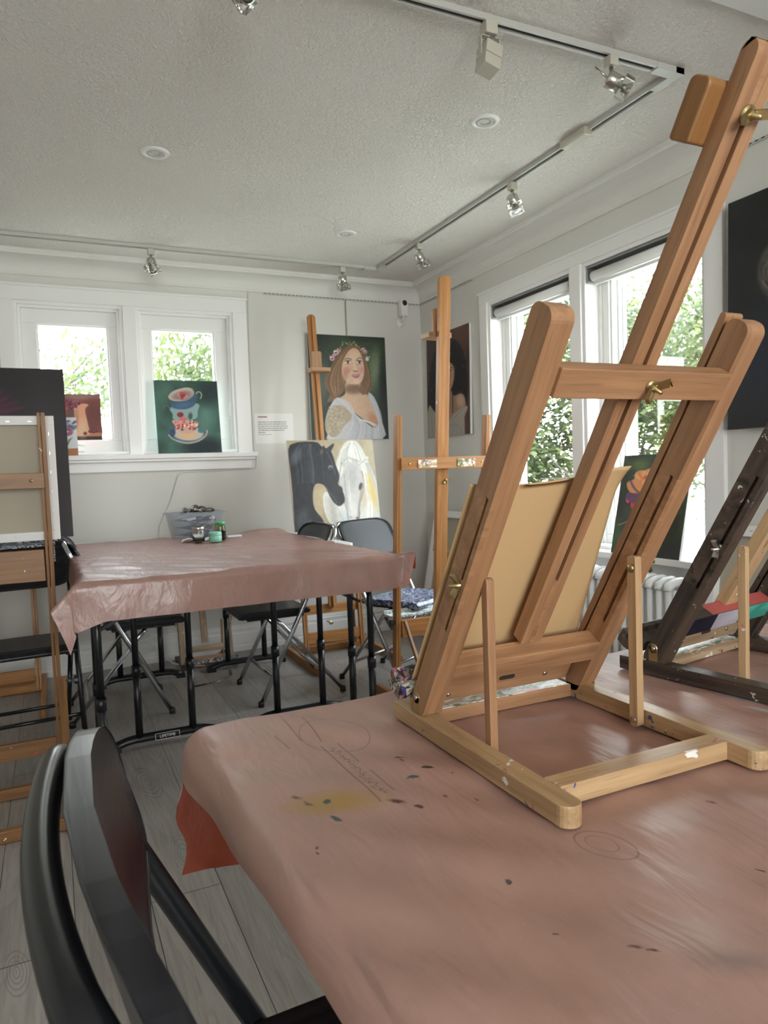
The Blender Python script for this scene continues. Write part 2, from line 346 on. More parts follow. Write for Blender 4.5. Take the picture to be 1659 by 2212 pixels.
st = [(-2.187, -3.80, .034, .075, 1.2, rgb(172, 138, 82, 1.1), .7), (-2.20, -3.834, .005, .016, .4, TE, .4), (-2.194, -3.794, .005, .007, 0, TE, .4),
      (-2.08, -3.787, .007, .013, 1.2, TE, .4), (-2.05, -3.77, .006, .014, 1.0, DK, .4), (-2.066, -3.722, .004, .016, 1.3, DK, .5), (-2.068, -3.736, .004, .008, 0, RD, .5),
      (-2.126, -3.838, .007, .020, .9, rgb(96, 62, 58), .5), (-2.11, -3.859, .005, .009, .9, rgb(96, 62, 58), .5), (-2.239, -3.881, .003, .006, 0, RD, .5), (-2.243, -3.893, .003, .006, .3, DK, .5),
      (-2.105, -4.024, .005, .006, 0, rgb(88, 84, 86), .4), (-2.112, -4.105, .0025, .005, 1.2, DK, .4), (-2.07, -4.147, .005, .010, .9, rgb(112, 82, 78), .6), (-2.062, -4.158, .003, .009, .8, rgb(100, 76, 74), .5),
      (-1.89, -4.121, .0022, .008, .6, DK, .4), (-1.82, -4.006, .006, .010, .4, rgb(130, 88, 80), .6), (-2.225, -3.765, .006, .013, .5, rgb(110, 80, 72), .7), (-2.215, -3.785, .006, .014, .5, rgb(110, 84, 76), .7),
      (-2.03, -3.80, .003, .006, 0, RD, .5), (-2.07, -3.85, .004, .007, 0, rgb(110, 70, 62), .5), (-2.04, -3.87, .003, .005, 0, RD, .5), (-1.49, -3.775, .02, .05, .3, rgb(140, 150, 160), .8), (-1.50, -3.84, .008, .04, .5, rgb(200, 200, 200), .6),
      (-1.95, -3.80, .0045, .006, 0, rgb(210, 185, 172), .4), (-2.02, -4.20, .02, .05, .9, rgb(150, 125, 122), .95)]
LN = [(-2.128, -3.498, -2.137, -3.617, .0012), (-2.160, -3.50, -2.162, -3.60, .001), (-2.144, -3.632, -2.142, -3.828, .0012), (-2.119, -3.633, -2.12, -3.712, .001), (-2.117, -3.742, -2.117, -3.81, .001), (-2.19, -3.56, -2.185, -3.62, .001)]
rs = random.Random(3)
for k in range(20):   # illegible pencil scrawl between the two ruled lines
    y = -3.645-.0085*k; x = -2.1315+rs.uniform(-.003, .003)
    LN.append((x-.005, y+rs.uniform(-.003, .003), x+.005, y+rs.uniform(-.003, .003), .0008)); LN.append((x+rs.uniform(-.004, .004), y, x+rs.uniform(-.004, .004), y-.007, .0008))
M['rosin'] = papermat('rosin_paper', st, LN, [(-2.112, -3.60, .048, .07, 0, .018), (-1.985, -4.022, .020, .033, .35, .035), (-1.986, -4.018, .011, .018, .3, .04)])
M['rosin2'] = papermat('rosin_paper_glossy', [(-1.1, -.7, .04, .012, .3, rgb(150, 115, 112), .6), (-1.15, -.9, .05, .01, .3, rgb(205, 180, 175), .6), (-1.3, -.6, .03, .03, 0, rgb(150, 118, 110), .8)], col=rgb(184, 144, 134, 1.0), rough=.34, bmp=.22, spec=.8)  # smoother and more specular, so the windows lay a pale sheen on it

# ---------------------------------------------------------------- the room
def wall_with_holes(a0, a1, z0, z1, holes, fn, t):
    """fn(a, z, d) -> point; holes [(a0,a1,z0,z1)]; builds slabs round the holes, thickness t"""
    mb = MB(); xs = sorted({a0, a1}|{h[0] for h in holes}|{h[1] for h in holes})
    for i in range(len(xs)-1):
        a, b = xs[i], xs[i+1]; c = (a+b)/2; segs = [(z0, z1)]
        for h in holes:
            if h[0] <= c <= h[1]:
                ns = []
                for s0, s1 in segs:
                    if h[2] > s0: ns.append((s0, h[2]))
                    if h[3] < s1: ns.append((h[3], s1))
                segs = ns
        for s0, s1 in segs:
            p = fn(a, s0, 0); q = fn(b, s1, t)
            mb.box(min(p[0], q[0]), max(p[0], q[0]), min(p[1], q[1]), max(p[1], q[1]), s0, s1)
    return mb
CZ = 2.43
HB = [(-2.60, -2.02, 1.285, 2.165), (-1.945, -1.36, 1.285, 2.165)]
HR = [(-1.64, -.88, .70, 2.12), (-2.46, -1.72, .70, 2.12)]
struct('wall_back', wall_with_holes(-4.7, 0, 0, CZ, HB, lambda a, z, d: (a, d, z), .16), M['wall'])
struct('wall_right', wall_with_holes(-7.5, .16, 0, CZ, HR, lambda a, z, d: (d, a, z), .16), M['wall'])
struct('wall_left', wall_with_holes(-7.5, .16, 0, CZ, [], lambda a, z, d: (-4.7-d, a, z), .12), M['wall'])
struct('wall_rear', wall_with_holes(-4.82, .16, 0, CZ, [(-3.6, -1.4, .78, 2.22)], lambda a, z, d: (a, -7.5-d, z), .12), M['wall'])
struct('floor', MB().box(-4.82, .16, -7.62, .16, -.08, 0), M['floor'])
struct('ceiling', MB().box(-4.82, .16, -7.62, .16, CZ, CZ+.1), M['ceil'])
struct('trim_1', MB().box(-4.7, 0, -3.75, -3.075, CZ-.012, CZ+.005), M['soffit'])['label'] = 'smooth painted strip across the stippled ceiling'
def crown(name, p0, d, L, inn):
    prof = [(0, 2.306), (.010, 2.308), (.014, 2.318), (.012, 2.326)]
    for i in range(9):
        t = i/8*math.pi/2; prof.append((.012+.085*(1-math.cos(t)), 2.328+.072*math.sin(t)))
    prof += [(.104, 2.400), (.106, 2.410), (.112, 2.412), (.112, CZ), (0, CZ)]
    struct(name, MB().prism(prof, p0, inn, (0, 0, 1), d, L), M['crown'])
crown('trim_2', (-4.7, 0, 0), (1, 0, 0), 4.7, (0, -1, 0)); crown('trim_3', (0, -7.5, 0), (0, 1, 0), 7.5, (-1, 0, 0))
def bboard(name, x0, x1, y0, y1, nx, ny):
    mb = MB()
    for t, z0, z1 in ((.016, .03, .165), (.022, .045, .118), (.028, 0, .035), (.020, .135, .15)):
        mb.box(x0+(min(nx, 0)*t), x1+(max(nx, 0)*t), y0+min(ny, 0)*t, y1+max(ny, 0)*t, z0, z1)
    struct(name, mb, M['trim'], .002)
bboard('baseboard_back', -4.7, 0, 0, 0, 0, -1); bboard('baseboard_right', 0, 0, -7.5, 0, -1, 0); bboard('baseboard_left', -4.7, -4.7, -7.5, 0, 1, 0)

# small windows in the back wall
def frame_rect(mb, a0, a1, z0, z1, w, d0, d1, fn):
    for (p, q, r, s_) in ((a0, a1, z1-w, z1), (a0, a1, z0, z0+w), (a0, a0+w, z0+w, z1-w), (a1-w, a1, z0+w, z1-w)):
        A = fn(p, r, d0); B = fn(q, s_, d1)
        mb.box(min(A[0], B[0]), max(A[0], B[0]), min(A[1], B[1]), max(A[1], B[1]), r, s_)
fb = lambda a, z, d: (a, d, z)
mb = MB(); mb.box(-2.68, -1.27, -.022, .0, 2.165, 2.245); mb.box(-2.68, -2.60, -.022, 0, 1.28, 2.165); mb.box(-1.36, -1.27, -.022, 0, 1.28, 2.165); mb.box(-2.02, -1.945, -.022, .0, 1.28, 2.165)
mb.box(-2.69, -1.262, -.030, 0, 2.243, 2.258)
struct('trim_4', mb, M['trim'], .003)['label'] = 'white painted casing round the two small back windows'
struct('trim_5', MB().box(-2.73, -1.25, -.075, .03, 1.252, 1.281).box(-2.715, -1.262, -.06, 0, 1.236, 1.252).box(-2.68, -1.278, -.022, 0, 1.178, 1.240), M['trim'], .004)['label'] = 'white sill board under the two small back windows'
for i, (g0, g1) in enumerate(((-2.488, -2.102), (-1.857, -1.470))):
    a0, a1 = HB[i][:2]; w = MB()
    frame_rect(w, a0, a1, 1.285, 2.165, .018, -.010, .16, fb); frame_rect(w, a0+.018, a1-.018, 1.285, 2.147, .016, .012, .16, fb)
    fo = struct('window_%d' % (i+1), w, M['trim'], .002)
    s2 = MB(); zt = 2.05
    s2.box(a0+.034, a1-.034, .035, .075, zt, 2.131); s2.box(a0+.034, a1-.034, .035, .075, 1.301, 1.371)
    s2.box(a0+.034, g0, .035, .075, 1.371, zt); s2.box(g1, a1-.034, .035, .075, 1.371, zt)
    s2.build('sash', M['trim'], fo, .003)
    st_ = MB(); frame_rect(st_, g0, g1, 1.371, zt, .010, .045, .085, fb); st_.build('glazing_bead', M['trim'], fo)
    MB().box(g0, g1, .058, .062, 1.371, zt).build('pane', M['glass'], fo)
    hb = MB().bar((g1+.075, .03, 1.50), (g1+.075, .03, 1.58), .014, .02, (0, 1, 0), .006, .006); hb.bar((g1+.075, .015, 1.52), (g1+.075, .012, 1.60), .010, .012, (0, 1, 0), .004, .004); hb.build('handle', M['trim'], fo, .001)
    cr_ = MB().box(a0+.24, a0+.33, .0, .036, 1.305, 1.325); cr_.tube([(a0+.28, .01, 1.325), (a0+.30, -.01, 1.345), (a0+.33, -.01, 1.34)], .007, 8); cr_.build('crank', M['trim'], fo, .002)
# tall windows in the right wall
fr2 = lambda a, z, d: (d, a, z)
mb = MB(); mb.box(-.022, 0, -2.55, -.80, 2.12, 2.178); mb.box(-.022, 0, -2.55, -2.46, .70, 2.12); mb.box(-.022, 0, -.88, -.80, .70, 2.12); mb.box(-.022, 0, -1.72, -1.64, .70, 2.12); mb.box(-.030, 0, -2.56, -.79, 2.176, 2.19)
struct('trim_6', mb, M['trim'], .003)['label'] = 'white painted casing round the two tall side windows'
struct('trim_7', MB().box(-.085, .03, -2.62, -.74, .672, .702).box(-.022, 0, -2.57, -.79, .60, .672), M['trim'], .004)['label'] = 'white sill board under the tall side windows'
for i, (a0, a1, zz0, zz1) in enumerate(HR):
    w = MB(); frame_rect(w, a0, a1, .70, 2.12, .02, -.008, .16, fr2); frame_rect(w, a0+.02, a1-.02, .70, 2.10, .018, .075, .16, fr2)
    fo = struct('window_%d' % (i+3), w, M['trim'], .002)
    s2 = MB(); frame_rect(s2, a0+.038, a1-.038, .72, 2.082, .045, .085, .125, fr2); s2.build('sash', M['trim'], fo, .003)
    s3 = MB(); frame_rect(s3, a0+.083, a1-.083, .765, 2.037, .012, .095, .14, fr2); s3.box(.13, .15, a1-.105, a1-.09, .765, 2.037); s3.box(.13, .15, a1-.135, a1-.125, .765, 2.037); s3.build('storm_frame', M['trim'], fo)
    MB().box(.103, .107, a0+.083, a1-.083, .765, 2.037).build('pane', M['glass'], fo)
    bl = thing('roller_blind', ['white roller blind rolled up at the top of the tall window nearer the corner', 'white roller blind rolled up at the top of the tall window behind the wooden easel'][i], 'blind', (.03, (a0+a1)/2, 2.04))
    h = (a1-a0)/2-.022
    MB().box(-.03, .035, -h, h, .048, .058).box(.03, .035, -h, h, .0, .05).build('cassette', M['blindgrey'], bl, .003)
    MB().tube([(0, -h+.02, .01), (0, h-.02, .01)], .026, 18).build('roll', M['blind'], bl)
    MB().bar((-.0, -h+.03, -.028), (0, h-.03, -.028), .012, .014, (0, 0, 1)).build('hem_bar', M['trim'], bl, .002)
    for sg in (-1, 1): MB().box(-.03, .035, sg*h-(.008 if sg > 0 else 0), sg*h+(.008 if sg < 0 else 0), -.022, .05).build('bracket', M['blindgrey'], bl, .003)
    pl = MB().tube([(-.005, 0, -.03), (-.008, 0, -.05)], .003, 6)
    pl.tube([(-.008+.0*math.cos(t), .011*math.sin(t), -.062+.012*math.cos(t)) for t in [2*math.pi*k/14 for k in range(14)]], .0025, 6, closed=True); pl.build('pull_ring', M['clear'], bl)
# unseen window added behind the camera to supply fill light
for nm, (x0, x1, y0, y1, z0, z1) in (('window_5', (-3.6, -1.4, -7.62, -7.5, .78, 2.22)),):
    w = MB(); frame_rect(w, x0, x1, z0, z1, .06, -7.58, -7.50, fb); w.box((x0+x1)/2-.03, (x0+x1)/2+.03, -7.58, -7.5, z0, z1)
    fo = struct(nm, w, M['trim']); MB().box(x0, x1, -7.545, -7.54, z0, z1).build('pane', M['glass'], fo)

# picture rails
def rail(label, fn, a0, a1, z0=2.297, z1=2.322):
    t = thing('picture_rail', label, 'picture rail', fn(a0, 0, 0), 0, 'slotted picture rails')
    o = Vector(fn(a0, 0, 0)); mb = MB(); q = Vector(fn(a0, 0, z0))-o; r = Vector(fn(a1, .009, z1))-o
    mb.box(min(q.x, r.x), max(q.x, r.x), min(q.y, r.y), max(q.y, r.y), z0, z1); mb.build('rail_strip', M['trackwhite'], t, .001)
    sl = MB(); n = int(abs(a1-a0)/.027); sg = 1 if a1 > a0 else -1
    for k in range(n):
        for zz in (z0+.005, z1-.009):
            a = a0+sg*(.008+k*.027); q = Vector(fn(a, .0085, zz))-o; r = Vector(fn(a+sg*.014, .0097, zz+.004))-o
            sl.box(min(q.x, r.x), max(q.x, r.x), min(q.y, r.y), max(q.y, r.y), zz, zz+.004)
    sl.build('slots', M['slot'], t)
rail('white slotted picture rail along the top of the back wall', lambda a, d, z: (a, -d, z), -1.151, -.004)
rail('short white slotted picture rail in the corner of the side wall', lambda a, d, z: (-d, a, z), -.012, -.70)
rail('white slotted picture rail above the large black painting', lambda a, d, z: (-d, a, z), -2.625, -3.6)
# old cable clipped round the window casing
cb = MB(); cb.tube([(-1.16, -.006, 2.325), (-1.235, -.006, 2.325), (-1.248, -.006, 2.31), (-1.252, -.006, 2.25), (-1.256, -.006, 1.9), (-1.256, -.006, 1.30), (-1.244, -.006, 1.275), (-1.244, -.006, 1.20), (-1.25, -.006, 1.178), (-1.32, -.006, 1.172), (-1.7, -.004, 1.165), (-1.74, -.006, 1.15), (-1.80, -.006, .98), (-1.87, -.006, .84), (-1.90, -.006, .5), (-1.91, -.012, .15)], .0035, 6)
tag(cb.build('cable', M['wall']), 'thin wall-coloured cable running down beside and below the back window', 'cable')
ot = thing('wall_outlet', 'white wall outlet with plugs low on the back wall under the table', 'outlet', (-1.93, 0, .13))
MB().box(-.035, .035, -.032, -.0165, -.057, .057).build('cover_plate', M['whitepl'], ot, .003)
for dz in (-.028, .022): MB().box(-.016, .016, -.06, -.032, dz-.012, dz+.014).build('plug', M['whitepl'], ot, .004)
cb = MB(); pts = [(-1.93, -.06, .10), (-1.90, -.10, .05), (-1.85, -.16, .012)]+[(-1.80+.055*k, -.20-.09*math.sin(k*1.3)-.02*k, .008+.012*(k % 2)) for k in range(9)]
cb.tube(pts, .004, 6); tag(cb.build('power_cord', M['whitepl']), 'white power cord trailing from the outlet across the floor by the wall', 'cord')
cb = MB(); pts = [(-1.60, -.35, .10), (-1.585, -.38, .03), (-1.57, -.45, .006), (-1.60, -.58, .005), (-1.70, -.66, .005), (-1.83, -.68, .005)]
cb.tube(pts, .0035, 6); tag(cb.build('thin_cord', M['clear']), 'clear thin cord curving on the floor under the table', 'cord')

# outside: pale ground, trees, porch
m = Mat('pale_bounce_ground', rgb(150, 175, 110), .9); n = m.noise(m.coord('geo'), 2.5, 4); m.base(m.ramp(n.outputs[0], [(.35, rgb(150, 152, 138)), (.65, rgb(186, 186, 172))])); M['bounce_ground'] = m.m  # ground colour lightened to stand in for sunlit bounce onto the ceiling
g = struct('trim_8', MB().box(-30, 30, .4, 40, -.95, -.9).box(.4, 30, -30, .4, -.95, -.9), M['bounce_ground']); g.name = 'ground'; g['label'] = 'pale ground outside the windows, lightened to bounce light inside'
def leafmat(name, c1, c2):
    m = Mat(name, c1, .6); n = m.noise(m.coord('geo'), 1.7, 2); cc = m.ramp(n.outputs[0], [(.35, c1), (.65, c2)]); m.base(cc)
    tl = m.n('ShaderNodeBsdfTranslucent'); m.l(cc, tl.inputs[0]); mx = m.n('ShaderNodeMixShader'); mx.inputs[0].default_value = .5
    m.l(m.p.outputs[0], mx.inputs[1]); m.l(tl.outputs[0], mx.inputs[2]); m.l(mx.outputs[0], m.out.inputs[0]); return m.m
M['leaf'] = leafmat('spring_leaves', rgb(58, 74, 38), rgb(98, 108, 62)); M['leaf2'] = leafmat('blue_green_leaves', rgb(46, 62, 46), rgb(74, 88, 64))
M['bark'] = simple('grey_bark', rgb(70, 64, 60), .9)
def tree(label, x, y, h, rx, rz, n, mat, seed, leaf=.09, bare=False):
    q = random.Random(seed); t = thing('tree', label, 'tree', (x, y, -.9), 0, None); tr = MB()
    tr.tube([(0, 0, 0), (.05, .03, h*.4), (.0, .08, h*.75), (.05, 0, h*1.15)], [.14, .11, .07, .02], 8)
    tips = []
    for k in range(16):
        z0 = h*q.uniform(.3, .95); a = q.uniform(0, 6.28); L = rx*q.uniform(.5, 1.0)
        p = [(0, 0, z0), (math.cos(a)*L*.45, math.sin(a)*L*.45, z0+q.uniform(.1, .5)), (math.cos(a+.25)*L, math.sin(a+.25)*L, z0+q.uniform(.2, .9))]
        tr.tube(p, [.045, .03, .008], 6); tips += p[1:]
        for j in range(3):
            b = a+q.uniform(-1, 1); p0 = p[1]; tr.tube([p0, (p0[0]+math.cos(b)*L*.5, p0[1]+math.sin(b)*L*.5, p0[2]+q.uniform(-.3, .6))], [.016, .005], 5)
    tr.build('trunk', M['bark'], t)
    cl = [(q.gauss(0, rx*.45), q.gauss(0, rx*.45), h+q.gauss(0, rz*.45), q.uniform(.25, .55)) for _ in range(34)]
    vs = []; fs = []
    for k in range(n):
        c_ = cl[q.randrange(len(cl))]; r = c_[3]; p = Vector((c_[0]+q.gauss(0, r), c_[1]+q.gauss(0, r), c_[2]+q.gauss(0, r*.8)))
        s1 = leaf*q.uniform(.6, 1.3); a = Vector((q.gauss(0, 1), q.gauss(0, 1), q.gauss(0, 1))).normalized(); b = a.orthogonal().normalized(); i = len(vs)
        vs += [p, p+a*s1*.5+b*s1*.3, p+a*s1, p+a*s1*.5-b*s1*.3]; fs.append((i, i+1, i+2, i+3))
    fo = MB().raw(vs, fs).build('foliage', mat, t); fo['kind'] = 'stuff'
tree('leafy tree close outside the right-hand small back window', -.35, 4.2, 2.9, 1.5, 1.4, 11000, M['leaf'], 1)
tree('bare-branched tree seen through the left-hand small back window', -2.75, 6.2, 3.4, 1.9, 1.2, 500, M['leaf2'], 2, .07)
tree('thick dark-trunked tree further off in the right-hand small back window', .9, 7.6, 3.0, 2.2, 1.9, 11000, M['leaf2'], 3)
tree('broad bright green tree outside the tall window behind the easel', 5.2, 3.6, 3.4, 2.0, 2.1, 24000, M['leaf'], 4, .10)
tree('bluish green tree outside the tall window nearer the corner', 5.0, 6.6, 3.3, 2.1, 2.1, 22000, M['leaf2'], 5, .10)
tree('far yellow-green tree showing behind the porch post', 8.6, 1.9, 3.6, 2.4, 2.4, 16000, M['leaf'], 6, .11)
tree('low green tree between the two nearer trees, beyond the lawn', 9.0, 6.0, 3.4, 2.8, 2.6, 18000, M['leaf'], 7, .12)
pr_ = thing('porch_railing', 'white porch post and railing outside the tall window', 'railing', (2.3, .35, -.9))
MB().box(-.05, .05, -.05, .05, 0, 3.1).build('post', M['trim'], pr_, .01)
for zz in (.95, 1.45): MB().box(-.03, .03, -2.4, .05, zz, zz+.07).build('rail', M['trim'], pr_, .01)
# ---------------------------------------------------------------- tables and paper covers
def h_leg(cx, cy, ax, sp=.22, foot=.225, top=.765, lab=None):
    """two telescoping posts on a foot bar; ax = lateral axis"""
    ax = Vector(ax); o = Vector((cx, cy, 0)); mb = MB()
    for s in (-1, 1):
        p = o+ax*(s*sp/2)
        mb.tube([p+V(0, 0, .33), p+V(0, 0, top)], .0135, 12).tube([p+V(0, 0, .04), p+V(0, 0, .345)], .0155, 12).tube([p+V(0, 0, .305), p+V(0, 0, .352)], .0185, 12)
    P = []; m = 14
    for i in range(m+1):
        t = -1+2*i/m; z = .040 if abs(t) < .62 else .040-.024*((abs(t)-.62)/.38)**1.3; P.append(o+ax*(t*foot)+V(0, 0, z))
    mb.tube(P, .019, 10, flat=.8)
    for s in (-1, 1): q = o+ax*(s*foot*.93); mb.box(q.x-.024, q.x+.024, q.y-.024, q.y+.024, 0, .022)
    return mb
def lifetime(parent, x, y, z):
    t = bpy.data.curves.new('label_text', 'FONT'); t.body = 'LIFETIME'; t.size = .017; t.align_x = 'CENTER'; t.align_y = 'CENTER'; t.extrude = .0004
    o = bpy.data.objects.new('label_text', t); C.objects.link(o); o.data.materials.append(M['whiteink']); o.parent = parent; o.location = (x, y-.0235, z); o.rotation_euler = (R(72), 0, 0)
    me = bpy.data.meshes.new_from_object(o); o2 = bpy.data.objects.new('label_text', me); C.objects.link(o2); o2.parent = parent; o2.location = o.location; o2.rotation_euler = o.rotation_euler
    if not me.materials: me.materials.append(M['whiteink'])
    bpy.data.objects.remove(o)
    MBx = MB(); 
    for (a, b, c_, d) in ((-.05, .05, .012, .0135), (-.05, .05, -.0135, -.012), (-.05, -.0485, -.0135, .0135), (.0485, .05, -.0135, .0135)):
        MBx.prism([(a, c_), (b, c_), (b, d), (a, d)], (x, y-.0228, z), (1, 0, 0), (0, math.cos(R(72)), math.sin(R(72))), (0, -math.sin(R(72)), math.cos(R(72))), .001)
    MBx.build('label_border', M['whiteink'], parent)
def table(name, label, x0, x1, y0, y1, z, legs, along, braces=True, logo=False):
    t = thing(name, label, 'table', ((x0+x1)/2, (y0+y1)/2, 0)); ox, oy = (x0+x1)/2, (y0+y1)/2
    MB().bar((x0-ox, 0, z-.012), (x1-ox, 0, z-.012), y1-y0, .024, (0, 0, 1), .03, .03).build('tabletop', M['whitepl'], t, .004)
    for k, (lx, ly) in enumerate(legs):
        lg = h_leg(lx-ox, ly-oy, along, top=z-.03).build('leg', M['blackmetal'], t)
        d = Vector((0, 0, 0)); br = MB(); dirv = Vector((ox-lx, oy-ly, 0)); dirv = Vector((0, 1 if dirv.y > 0 else -1, 0)) if abs(along[0]) > .5 else Vector((1 if dirv.x > 0 else -1, 0, 0))
        p = Vector((lx-ox, ly-oy, 0)); br.bar(p+V(0, 0, z-.22), p+dirv*.34+V(0, 0, z-.045), .022, .012)
        br.tube([p+dirv*.25+V(0, 0, z-.07), p+dirv*.30+V(0, 0, z-.11)], .004, 6)
        ax = Vector(along); br.bar(p-ax*.13+V(0, 0, z-.05), p+ax*.13+V(0, 0, z-.05), .03, .03); br.build('brace', M['blackmetal'], t)
        if logo and k == 0: lifetime(t, lx-ox, ly-oy, .041)
    return t
TZ = .792
table('folding_table', 'left folding table under the brown paper, its name plate on the near foot bar', -2.375, -1.775, -1.42, -.26, TZ-.004, [(-2.075, -1.445), (-2.065, -.43)], (1, 0, 0), logo=True)
table('folding_table', 'right folding table under the brown paper, beside the horse painting', -1.765, -1.165, -1.42, -.26, TZ-.004, [(-1.475, -1.445), (-1.47, -.42)], (1, 0, 0))
table('folding_table', 'near folding table under the brown paper, set crosswise with thicker legs', -2.385, -1.225, -2.015, -1.43, TZ-.004, [(-2.345, -1.74), (-1.285, -1.74)], (0, 1, 0))
table('folding_table', 'foreground folding table under the stained brown paper', -2.265, -.85, -5.3, -3.47, .735, [(-1.55, -5.0), (-1.55, -3.8)], (1, 0, 0))

def roll(t, L, r):   # t>0 distance past the edge -> (outward, down)
    q = r*math.pi/2
    if t < q: a = t/r; return (r*math.sin(a), r*(1-math.cos(a)))
    return (r+(t-q)*.05, r+(t-q))
def paper(name, label, x0, x1, y0, y1, z, oL, oR, oF, oN, mat, r, seed, flare, nx=150, ny=150, edge=None):
    q = np.random.RandomState(seed); ph = q.uniform(0, 6.28, 12)
    us = sorted(set(list(np.linspace(-oL, 0, 16))+list(np.linspace(0, x1-x0, nx))+list(np.linspace(x1-x0, x1-x0+oR, 14))))
    vs_ = sorted(set(list(np.linspace(-oN, 0, 18))+list(np.linspace(0, y1-y0, ny))+list(np.linspace(y1-y0, y1-y0+oF, 16))))
    pts = []
    for v in vs_:
        for u in us:
            x, y, zz = x0+u, y0+v, z; dn = 0
            tx = -u if u < 0 else max(0, u-(x1-x0)); sx_ = -1 if u < 0 else 1
            ty = -v if v < 0 else max(0, v-(y1-y0)); sy_ = -1 if v < 0 else 1
            if tx and edge: tx *= edge(v)
            if tx: o, d = roll(tx, 0, r); x = (x0 if sx_ < 0 else x1)+sx_*o; dn += d*(max(0, 1-ty/.2) if edge else 1)
            if ty: o, d = roll(ty, 0, r); y = (y0 if sy_ < 0 else y1)+sy_*o; dn += d
            fx, fy, fz = flare(u, v, tx, ty, sx_, sy_) if flare else (0, 0, 0)
            w = .0016*math.sin(u*23+ph[0]+2*math.sin(v*5+ph[1]))+.0012*math.sin(v*31+ph[2]+u*9)+.0010*math.sin((u+v)*47+ph[3])
            if tx or ty:
                amp = min(1, (tx+ty)/.1)
                if ty: y += sy_*amp*(.006*math.sin(u*9+ph[4])+.003*math.sin(u*27+ph[5]))
                if tx: x += sx_*amp*(.006*math.sin(v*8+ph[6])+.003*math.sin(v*25+ph[7]))
            else: zz += .0022+w
            pts.append((x+fx, y+fy, zz-dn+fz))
    nu, nv = len(us), len(vs_); fs = [(j*nu+i, j*nu+i+1, (j+1)*nu+i+1, (j+1)*nu+i) for j in range(nv-1) for i in range(nu-1)]
    o = MB().raw(pts, fs, True).build(name, mat); return tag(o, label, 'paper cover')
def fl_back(u, v, tx, ty, sx_, sy_):
    fx = fy = fz = 0
    if sx_ < 0 and tx > 0 and v < .28:     # ear standing out at the near left corner
        k = min(1, tx/.13)*max(0, 1-abs(v+.02)/.22); fx -= .075*k; fz += .045*k
    if sy_ < 0 and ty > 0 and u < .06: k = min(1, ty/.12)*max(0, 1-abs(u)/.06); fx -= .03*k; fz -= .03*k
    if sx_ > 0 and tx > 0 and v < .35: k = min(1, tx/.1)*max(0, 1-abs(v)/.3); fx += .05*k; fz += .03*k; fy -= .03*k
    if sx_ > 0 and tx > 0 and ty > 0: fz += min(tx, .1)*.75
    if tx == 0 and ty == 0:
        k = math.exp(-((u-1.10)**2)/.02-((v-1.58)**2)/.02); fz += .018*k
    return fx, fy, fz
paper('paper_cover', 'pinkish brown paper covering the back tables, glossy under the windows', -2.385, -1.245, -2.02, -.38, TZ, .13, .10, .12, .142, M['rosin2'], .018, 3, fl_back, 120, 130)
def fl_fg(u, v, tx, ty, sx_, sy_):
    fx = fy = fz = 0
    if sx_ < 0 and tx > 0 and sy_ > 0 and v > 1.5: k = min(1, tx/.09)*max(0, 1-abs(v-1.84)/.30); fx -= .012*k; fz -= .01*k
    if sy_ > 0 and ty > 0:
        if u < .12: k = min(1, ty/.2); fx += k*(.010*math.sin(ty*38)-.004)*max(0, 1-max(0, u)/.12)
        fy -= .03*min(1, ty/.2)*max(0, 1-abs(u)/.2)
        fz -= (.02*math.sin(u*11))*min(1, ty/.2) if u > 0 else 0
    return fx, fy, fz
paper('paper_cover', 'stained brown paper covering the foreground table, with pencil lines and paint spots', -2.268, -.84, -5.3, -3.462, .738, .082, .1, .255, .1, M['rosin'], .035, 9, fl_fg, 190, 240, edge=lambda v: .42+.62*max(0, min(1, (v-1.25)/.55))**1.4)

